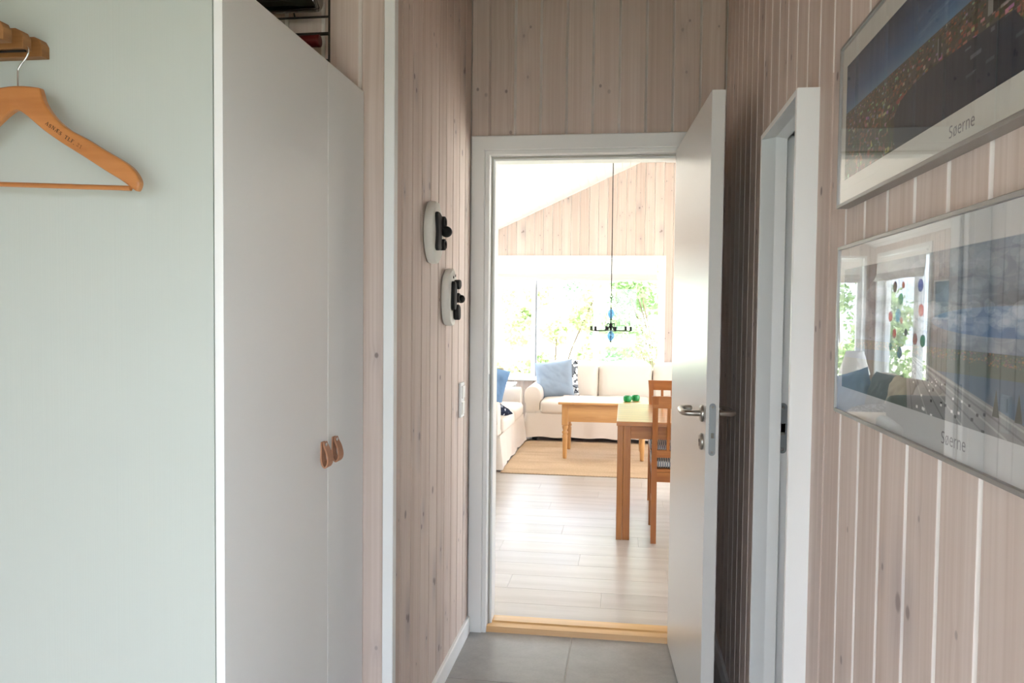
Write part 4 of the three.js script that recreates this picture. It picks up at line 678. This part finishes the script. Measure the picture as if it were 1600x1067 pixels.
function chairThing(label, pos, turn) {
  const t = thing('dining_chair', label, 'chair', pos, turn, 'slat-back chairs at the dining table'), w = 0.42, d = 0.4; // local: back at z=+, faces -z
  const post = (x) => { const c = [[x, 0, 0.225], [x, 0.25, 0.2], [x, 0.46, 0.195], [x, 0.7, 0.215], [x, 0.9, 0.247]], pos2 = [], R = c.map(([a, y, z], i) => { const h = 0.0165, q = i === 0 || i === 4 ? 0.013 : 0.017; return [[a - h, y, z + q], [a + h, y, z + q], [a + h, y, z - q], [a - h, y, z - q]]; }); const qd = (A, B, C, E) => pos2.push(...A, ...B, ...C, ...A, ...C, ...E); for (let i = 0; i < 4; i++) for (let k = 0; k < 4; k++) qd(R[i][k], R[i][(k + 1) % 4], R[i + 1][(k + 1) % 4], R[i + 1][k]); qd(R[4][0], R[4][1], R[4][2], R[4][3]); qd(R[0][3], R[0][2], R[0][1], R[0][0]); const g = new THREE.BufferGeometry(); g.setAttribute('position', new THREE.Float32BufferAttribute(pos2, 3)); g.computeVertexNormals(); return uvm(g); };
  for (const s of [-1, 1]) { mesh('leg', post(s * (w / 2 - 0.017)), M.chair, t); mesh('leg', lb(0.034, 0.43, 0.034, s * (w / 2 - 0.017), 0.215, -d / 2 + 0.02, 0.003), M.chair, t); mesh('side_rail', lb(0.02, 0.06, d - 0.06, s * (w / 2 - 0.017), 0.4, 0, 0.002, 'z'), M.chair, t); mesh('stretcher', lb(0.016, 0.03, d - 0.06, s * (w / 2 - 0.017), 0.2, 0, 0.002, 'z'), M.chair, t); }
  mesh('seat', lb(w, 0.02, d, 0, 0.44, 0, 0.005, 'x'), M.chair, t);
  mesh('back_rail', lb(w - 0.06, 0.06, 0.02, 0, 0.4, 0.19, 0.002, 'x'), M.chair, t); mesh('front_rail', lb(w - 0.06, 0.05, 0.02, 0, 0.4, -d / 2 + 0.02, 0.002, 'x'), M.chair, t);
  const curve = (y, h, z) => { const s = new THREE.Shape(); s.moveTo(-w / 2, 0); s.lineTo(w / 2, 0); s.lineTo(w / 2 + 0.006, h); s.lineTo(-w / 2 - 0.006, h); const g = ext(s, 0.022, 0.003); g.translate(0, y, z - 0.011); return uvm(g, 'x'); };
  mesh('top_rail', curve(0.828, 0.072, 0.242), M.chair, t); mesh('lower_rail', lb(w - 0.06, 0.045, 0.02, 0, 0.545, 0.2, 0.002, 'x'), M.chair, t);
  for (const x of [-0.112, -0.04, 0.04, 0.112]) { const m = mesh('slat', lb(0.019, 0.27, 0.011, 0, 0, 0, 0.002), M.chair, t); m.position.set(x, 0.698, 0.219); m.rotation.x = 0.14; }
  return t;
}
const stripe = tex(128, 128, (x, y) => { const k = (x % 16) < 7; const n = 10 * hash(x, y, 4); return k ? [98 + n, 112 + n, 134 + n] : [206 + n, 206 + n, 202 + n]; }); stripe.repeat.set(9, 9);
const stripeM = std({ map: stripe, roughness: 0.9 });
{
  const c1 = chairThing('slat-back wooden chair nearest the door, tucked under the dining table', [0.375, 0, -4.8], 0);
  const c2 = copy(c1, 'slat-back wooden chair on the far side of the dining table'); c2.position.set(0.385, 0, -5.42); c2.rotation.y = Math.PI;
  const k1 = one('seat_cushion', softBox(0.41, 0.05, 0.38, 0.022, [0.006, 0.012, 0.008], 10, 0.004, 3), stripeM, 'blue and white striped pad on the nearest dining chair', 'seat cushion', 'striped seat pads'); k1.position.set(0.375, 0.478, -4.81);
  const k2 = copy(k1, 'blue and white striped pad on the far dining chair'); k2.position.set(0.385, 0.478, -5.41);
}
// ------------------------------------------------------------------ chandelier
{
  const X = -0.15, F = 7.35, yb = 1.235;
  const t = thing('chandelier', 'black iron candle chandelier with blue glass on a long cord', 'chandelier', [X, 0, -F]);
  const blue = phys({ color: 0xa9c9f6, transmission: 0.9, thickness: 0, roughness: 0.04, ior: 1.45 });
  mesh('cord', rod([0, 1.57, 0], [0, roofY(X) - 0.005, 0], 0.0045, 8), M.dark, t);
  mesh('hook', tube([[0, 1.585, 0], [0.012, 1.575, 0], [0.014, 1.56, 0], [0, 1.55, 0], [-0.013, 1.556, 0], [-0.014, 1.568, 0]], 0.004, 24, 6), M.iron, t);
  mesh('stem', rod([0, 1.12, 0], [0, 1.555, 0], 0.0045, 8), M.iron, t);
  mesh('cross_pin', rod([-0.045, 1.505, 0], [0.045, 1.505, 0], 0.0018, 6), M.iron, t);
  for (const [y, r] of [[1.395, 0.034], [1.18, 0.036]]) mesh('glass_drop', lathe([[0.004, -1.5], [0.3, -1.3], [0.8, -0.6], [1, 0], [0.85, 0.6], [0.4, 1.2], [0.1, 1.45]].map(([a, b]) => [a * r, b * r]), 20).translate(0, y, 0), blue, t);
  for (const y of [1.45, 1.34, 1.125]) mesh('bead', new THREE.SphereGeometry(0.009, 12, 8).translate(0, y, 0), M.iron, t);
  mesh('hub', lathe([[0, -0.035], [0.008, -0.03], [0.018, 0], [0.014, 0.03], [0.006, 0.045], [0, 0.045]], 14).translate(0, 1.265, 0), M.iron, t);
  const cup = lathe([[0, 0], [0.013, 0.001], [0.015, 0.006], [0.011, 0.012], [0.012, 0.04], [0.0085, 0.041], [0.008, 0.02], [0, 0.018]], 14), cand = lathe([[0, 0], [0.0042, 0], [0.0038, 0.15], [0.002, 0.158], [0, 0.16]], 10), cm = std({ color: 0xf1dcd8, roughness: 0.6 });
  let c0; for (let i = 0; i < 6; i++) { const a = i / 6 * Math.PI * 2 + 0.28, cx = Math.cos(a), cz = Math.sin(a), r = 0.2;
    const arm = mesh('arm', tube([[0.01, 1.275, 0], [0.03, 1.262, 0], [0.035, 1.24, 0], [0.06, yb - 0.003, 0], [0.12, yb - 0.005, 0], [r, yb - 0.004, 0]].map(([p, q]) => [p * cx, q, p * cz]), 0.005, 30, 6), M.iron, t);
    mesh('curl', tube([[0.012, 1.29], [0.03, 1.302], [0.045, 1.29], [0.046, 1.268], [0.034, 1.262]].map(([p, q]) => [p * cx, q, p * cz]), 0.0028, 20, 6), M.iron, arm);
    const k = mesh('candle_cup', cup, M.iron, arm); k.position.set(r * cx, yb - 0.004, r * cz);
    const lab = ['one', 'two'][0]; const o = c0 ? copy(c0) : (c0 = one('candle', cand, cm, 'thin pale candle standing in the iron chandelier', 'candle', 'candles in the chandelier')); o.position.set(X + r * cx, yb + 0.014, -F + r * cz); }
}
// ------------------------------------------------------------------ corner table with lamp and jar, pictures, black chair
{
  const t = thing('side_table', 'small white corner table between the two sofas', 'table', [-1.55, 0, -8.5]);
  mesh('table_top', new RoundedBoxGeometry(0.56, 0.022, 0.5, 2, 0.006).translate(-0.0, 0.569, 0), M.white, t); for (const [a, b] of [[-1, -1], [1, -1], [-1, 1], [1, 1]]) mesh('leg', lb(0.035, 0.558, 0.035, a * 0.25, 0.279, b * 0.22, 0.003), M.white, t);
  const l = thing('table_lamp', 'table lamp with a white cloth shade in the room corner', 'lamp', [-1.72, 0.58, -8.52]);
  mesh('base', lathe([[0, 0], [0.07, 0], [0.072, 0.012], [0.03, 0.025], [0.05, 0.07], [0.052, 0.11], [0.02, 0.16], [0.012, 0.2], [0, 0.2]], 24), M.clay, l); mesh('shade', new THREE.CylinderGeometry(0.09, 0.16, 0.25, 32, 1, true).translate(0, 0.315, 0), M.blind, l); mesh('bulb', new THREE.SphereGeometry(0.03, 14, 10).translate(0, 0.25, 0), M.white, l);
  const j = one('jar', lathe([[0, 0], [0.05, 0], [0.075, 0.03], [0.088, 0.085], [0.075, 0.14], [0.045, 0.165], [0.045, 0.18], [0.04, 0.18], [0.04, 0.16], [0, 0.15]], 28), std({ color: 0x98825f, roughness: 0.5 }), 'round tan pottery jar on the corner table behind the sofa arm', 'jar'); j.position.set(-1.42, 0.581, -8.4);
}
{
  const t = thing('wall_picture', 'white framed blue-grey print on the planks beside the side window', 'picture', [LX, 1.38, -7.27], Math.PI / 2);
  t.position.z = -6.9; const W = 0.37, H = 0.35;
  mesh('frame', frameSweep([[0, 0], [0, 0.02], [-0.014, 0.02], [-0.014, 0]], rect(0, W, 0, H)), M.white, t);
  mesh('print', new THREE.PlaneGeometry(W - 0.02, H - 0.02).translate(W / 2, H / 2, 0.008), std({ map: tex(128, 128, (x, y) => mix([70, 92, 116], [160, 180, 196], fbm(x / 26, y / 34, 7, 4))), roughness: 0.4 }), t);
}
{
  const t = thing('armchair', 'black leather armchair standing just inside the living room', 'armchair', [-1.58, 0, -5.95], 0.15);
  mesh('seat', softBox(0.6, 0.16, 0.58, 0.05, [0, 0.02, 0.01], 10).translate(0, 0.36, 0.02), M.blackL, t); mesh('backrest', softBox(0.6, 0.42, 0.14, 0.05, [0, 0.01, 0.03], 10).applyMatrix4(M4([0, 0.56, -0.28], [-0.2, 0, 0])), M.blackL, t);
  for (const s of [-1, 1]) { mesh('armrest', softBox(0.1, 0.12, 0.62, 0.045, [0, 0.01, 0], 8).translate(s * 0.33, 0.55, 0), M.blackL, t); for (const z of [-0.26, 0.26]) mesh('leg', rod([s * 0.3, 0, z], [s * 0.3, 0.5, z], 0.014, 10), M.steel, t); }
}
{ // coloured glass discs in the side window
  const L = [[8.31, 1.71, 0.058, 0x9a5a28, 'brown'], [8.07, 1.72, 0.035, 0xe8a07a, 'pale orange'], [7.62, 1.7, 0.062, 0x3d57d8, 'deep blue'], [8.13, 1.58, 0.06, 0x5fc39b, 'pale green'], [8.42, 1.4, 0.058, 0xe6683c, 'orange-red'], [8.2, 1.41, 0.07, 0x9fd0f0, 'pale blue'], [7.59, 1.46, 0.06, 0xee7a34, 'bright orange'], [8.1, 1.36, 0.035, 0xf09a40, 'small amber'], [8.29, 1.22, 0.05, 0xe0403c, 'red'], [7.97, 1.24, 0.04, 0x5c2440, 'plum'], [7.72, 1.18, 0.055, 0xd93d48, 'crimson'], [7.53, 1.17, 0.06, 0x21a58a, 'sea green'], [8.4, 1.08, 0.04, 0x58b6c4, 'turquoise'], [8.13, 1.03, 0.062, 0x3f78b0, 'steel blue']];
  for (const [f, y, r, c, name] of L) {
    const t = thing('suncatcher', name + ' round glass suncatcher hanging in the side window, mirrored in the lower panorama', 'suncatcher', [LX + 0.006, y, -f], Math.PI / 2, 'glass suncatchers in the side window');
    const m = phys({ color: c, transmission: 0.8, thickness: 0, roughness: 0.12, ior: 1.5 });
    mesh('disc', lathe([[0.001, 0.004], [r * 0.3, 0.006], [r * 0.55, 0.003], [r * 0.8, 0.005], [r, 0.002], [r, -0.002], [0.001, -0.003]], 24).rotateX(Math.PI / 2), m, t); mesh('thread', rod([0, r, 0], [0, 2.0 - y, 0], 0.0008, 4), M.dark, t);
  }
}
// ------------------------------------------------------------------ outdoors
{
  const g = struct('ground'); mesh('gravel', new THREE.PlaneGeometry(70, 70).rotateX(-Math.PI / 2).translate(0, -0.16, -8), std({ color: 0xc6c6bc, roughness: 0.95 }), g);
  mesh('lawn', new THREE.PlaneGeometry(24, 20).rotateX(-Math.PI / 2).translate(0, -0.15, 7.6), std({ color: 0x434f38, roughness: 0.95 }), g);
  const leafM = [0x8cac74, 0x9cb47c, 0x80a67a, 0xaebf8a].map((c) => phys({ color: c, roughness: 0.8, transmission: 0.35, thickness: 0, side: THREE.DoubleSide }));
  const stemM = std({ color: 0x6a5a48, roughness: 0.9 });
  const bush = (label, x, f, w, h, n, mi, sd) => {
    const t = thing('shrub', label, 'shrub', [x, -0.16, -f], 0, 'garden shrubs behind the windows'); seed = sd * 7919 + 13;
    const pos = []; const clumps = [...Array(16)].map(() => [rr(-0.5, 0.5) * w, rr(0.15, 0.95) * h, rr(-0.5, 0.5) * w * 0.6, rr(0.2, 0.42) * Math.min(w, h) * 0.5]);
    for (let i = 0; i < n * 1.5; i++) { const c = clumps[i % 16], a = rr(0, 6.283), b = Math.acos(rr(-1, 1)), q = c[3] * Math.cbrt(rnd()); const p = new THREE.Vector3(c[0] + q * Math.sin(b) * Math.cos(a), c[1] + q * Math.cos(b), c[2] + q * Math.sin(b) * Math.sin(a)); const s = rr(0.035, 0.075), u = new THREE.Vector3(rr(-1, 1), rr(-1, 0.6), rr(-1, 1)).normalize(), v = new THREE.Vector3(rr(-1, 1), rr(-1, 1), rr(-1, 1)).cross(u).normalize().multiplyScalar(s * 0.5), tip = p.clone().addScaledVector(u, s * 2), m1 = p.clone().addScaledVector(u, s).add(v), m2 = p.clone().addScaledVector(u, s).sub(v); pos.push(...p.toArray(), ...m1.toArray(), ...tip.toArray(), ...p.toArray(), ...tip.toArray(), ...m2.toArray()); }
    const gg = new THREE.BufferGeometry(); gg.setAttribute('position', new THREE.Float32BufferAttribute(pos, 3)); gg.computeVertexNormals(); const fo = mesh('foliage', gg, leafM[mi], t); fo.userData.kind = 'stuff';
    const st = clumps.slice(0, 7).map((c) => tube([[0.03 * c[0], 0, 0.03 * c[2]], [0.4 * c[0], c[1] * 0.5, 0.4 * c[2]], [c[0], c[1], c[2]]], 0.014, 10, 5)); for (const s of st) mesh('stem', s, stemM, t);
  };
  const B = [['broad bright green shrub behind the right pane of the gable window', 0.6, 13.2, 2.2, 2.9, 4600, 0, 1], ['loose yellow-green shrub behind the middle pane of the gable window', -1.15, 12.0, 1.5, 2.1, 3600, 3, 2], ['dark green shrub farther back between the two brighter shrubs', -0.2, 15.5, 2.6, 3.4, 4200, 2, 3], ['low pale shrub behind the left pane of the gable window', -2.75, 12.4, 1.3, 1.5, 2400, 1, 4], ['tall airy shrub at the far left behind the gable window', -3.4, 15.2, 2.4, 3.0, 3200, 1, 5], ['green shrub close outside the side window', -5.2, 9.6, 1.8, 2.5, 3000, 0, 6], ['yellowish shrub outside the side window nearer the terrace', -5.8, 7.4, 1.8, 2.4, 2600, 3, 7]];
  for (const b of B) bush(...b);
  const t = thing('parasol', 'folded grey parasol standing outside the gable window', 'parasol', [-1.98, -0.16, -11.2]);
  const pos = [], idx = [], N = 36, R = 12; for (let j = 0; j <= R; j++) for (let i = 0; i <= N; i++) { const v = j / R, a = i / N * 6.2832, r = (0.03 + 0.1 * v) * (1 + 0.28 * Math.cos(a * 6)); pos.push(r * Math.cos(a), 2.45 - 1.5 * v, r * Math.sin(a)); if (i < N && j < R) { const k = j * (N + 1) + i; idx.push(k, k + 1, k + N + 1, k + N + 1, k + 1, k + N + 2); } }
  const pg = new THREE.BufferGeometry(); pg.setAttribute('position', new THREE.Float32BufferAttribute(pos, 3)); pg.setIndex(idx); pg.computeVertexNormals();
  mesh('canopy', pg, std({ color: 0x8a929c, roughness: 0.9, side: THREE.DoubleSide }), t); mesh('pole', rod([0, 0, 0], [0, 2.6, 0], 0.022, 12), M.alu, t); mesh('foot', lathe([[0, 0], [0.25, 0], [0.25, 0.05], [0.05, 0.09], [0, 0.09]], 24), M.grout, t);
}
shade(scene);
renderer.render(scene, camera);
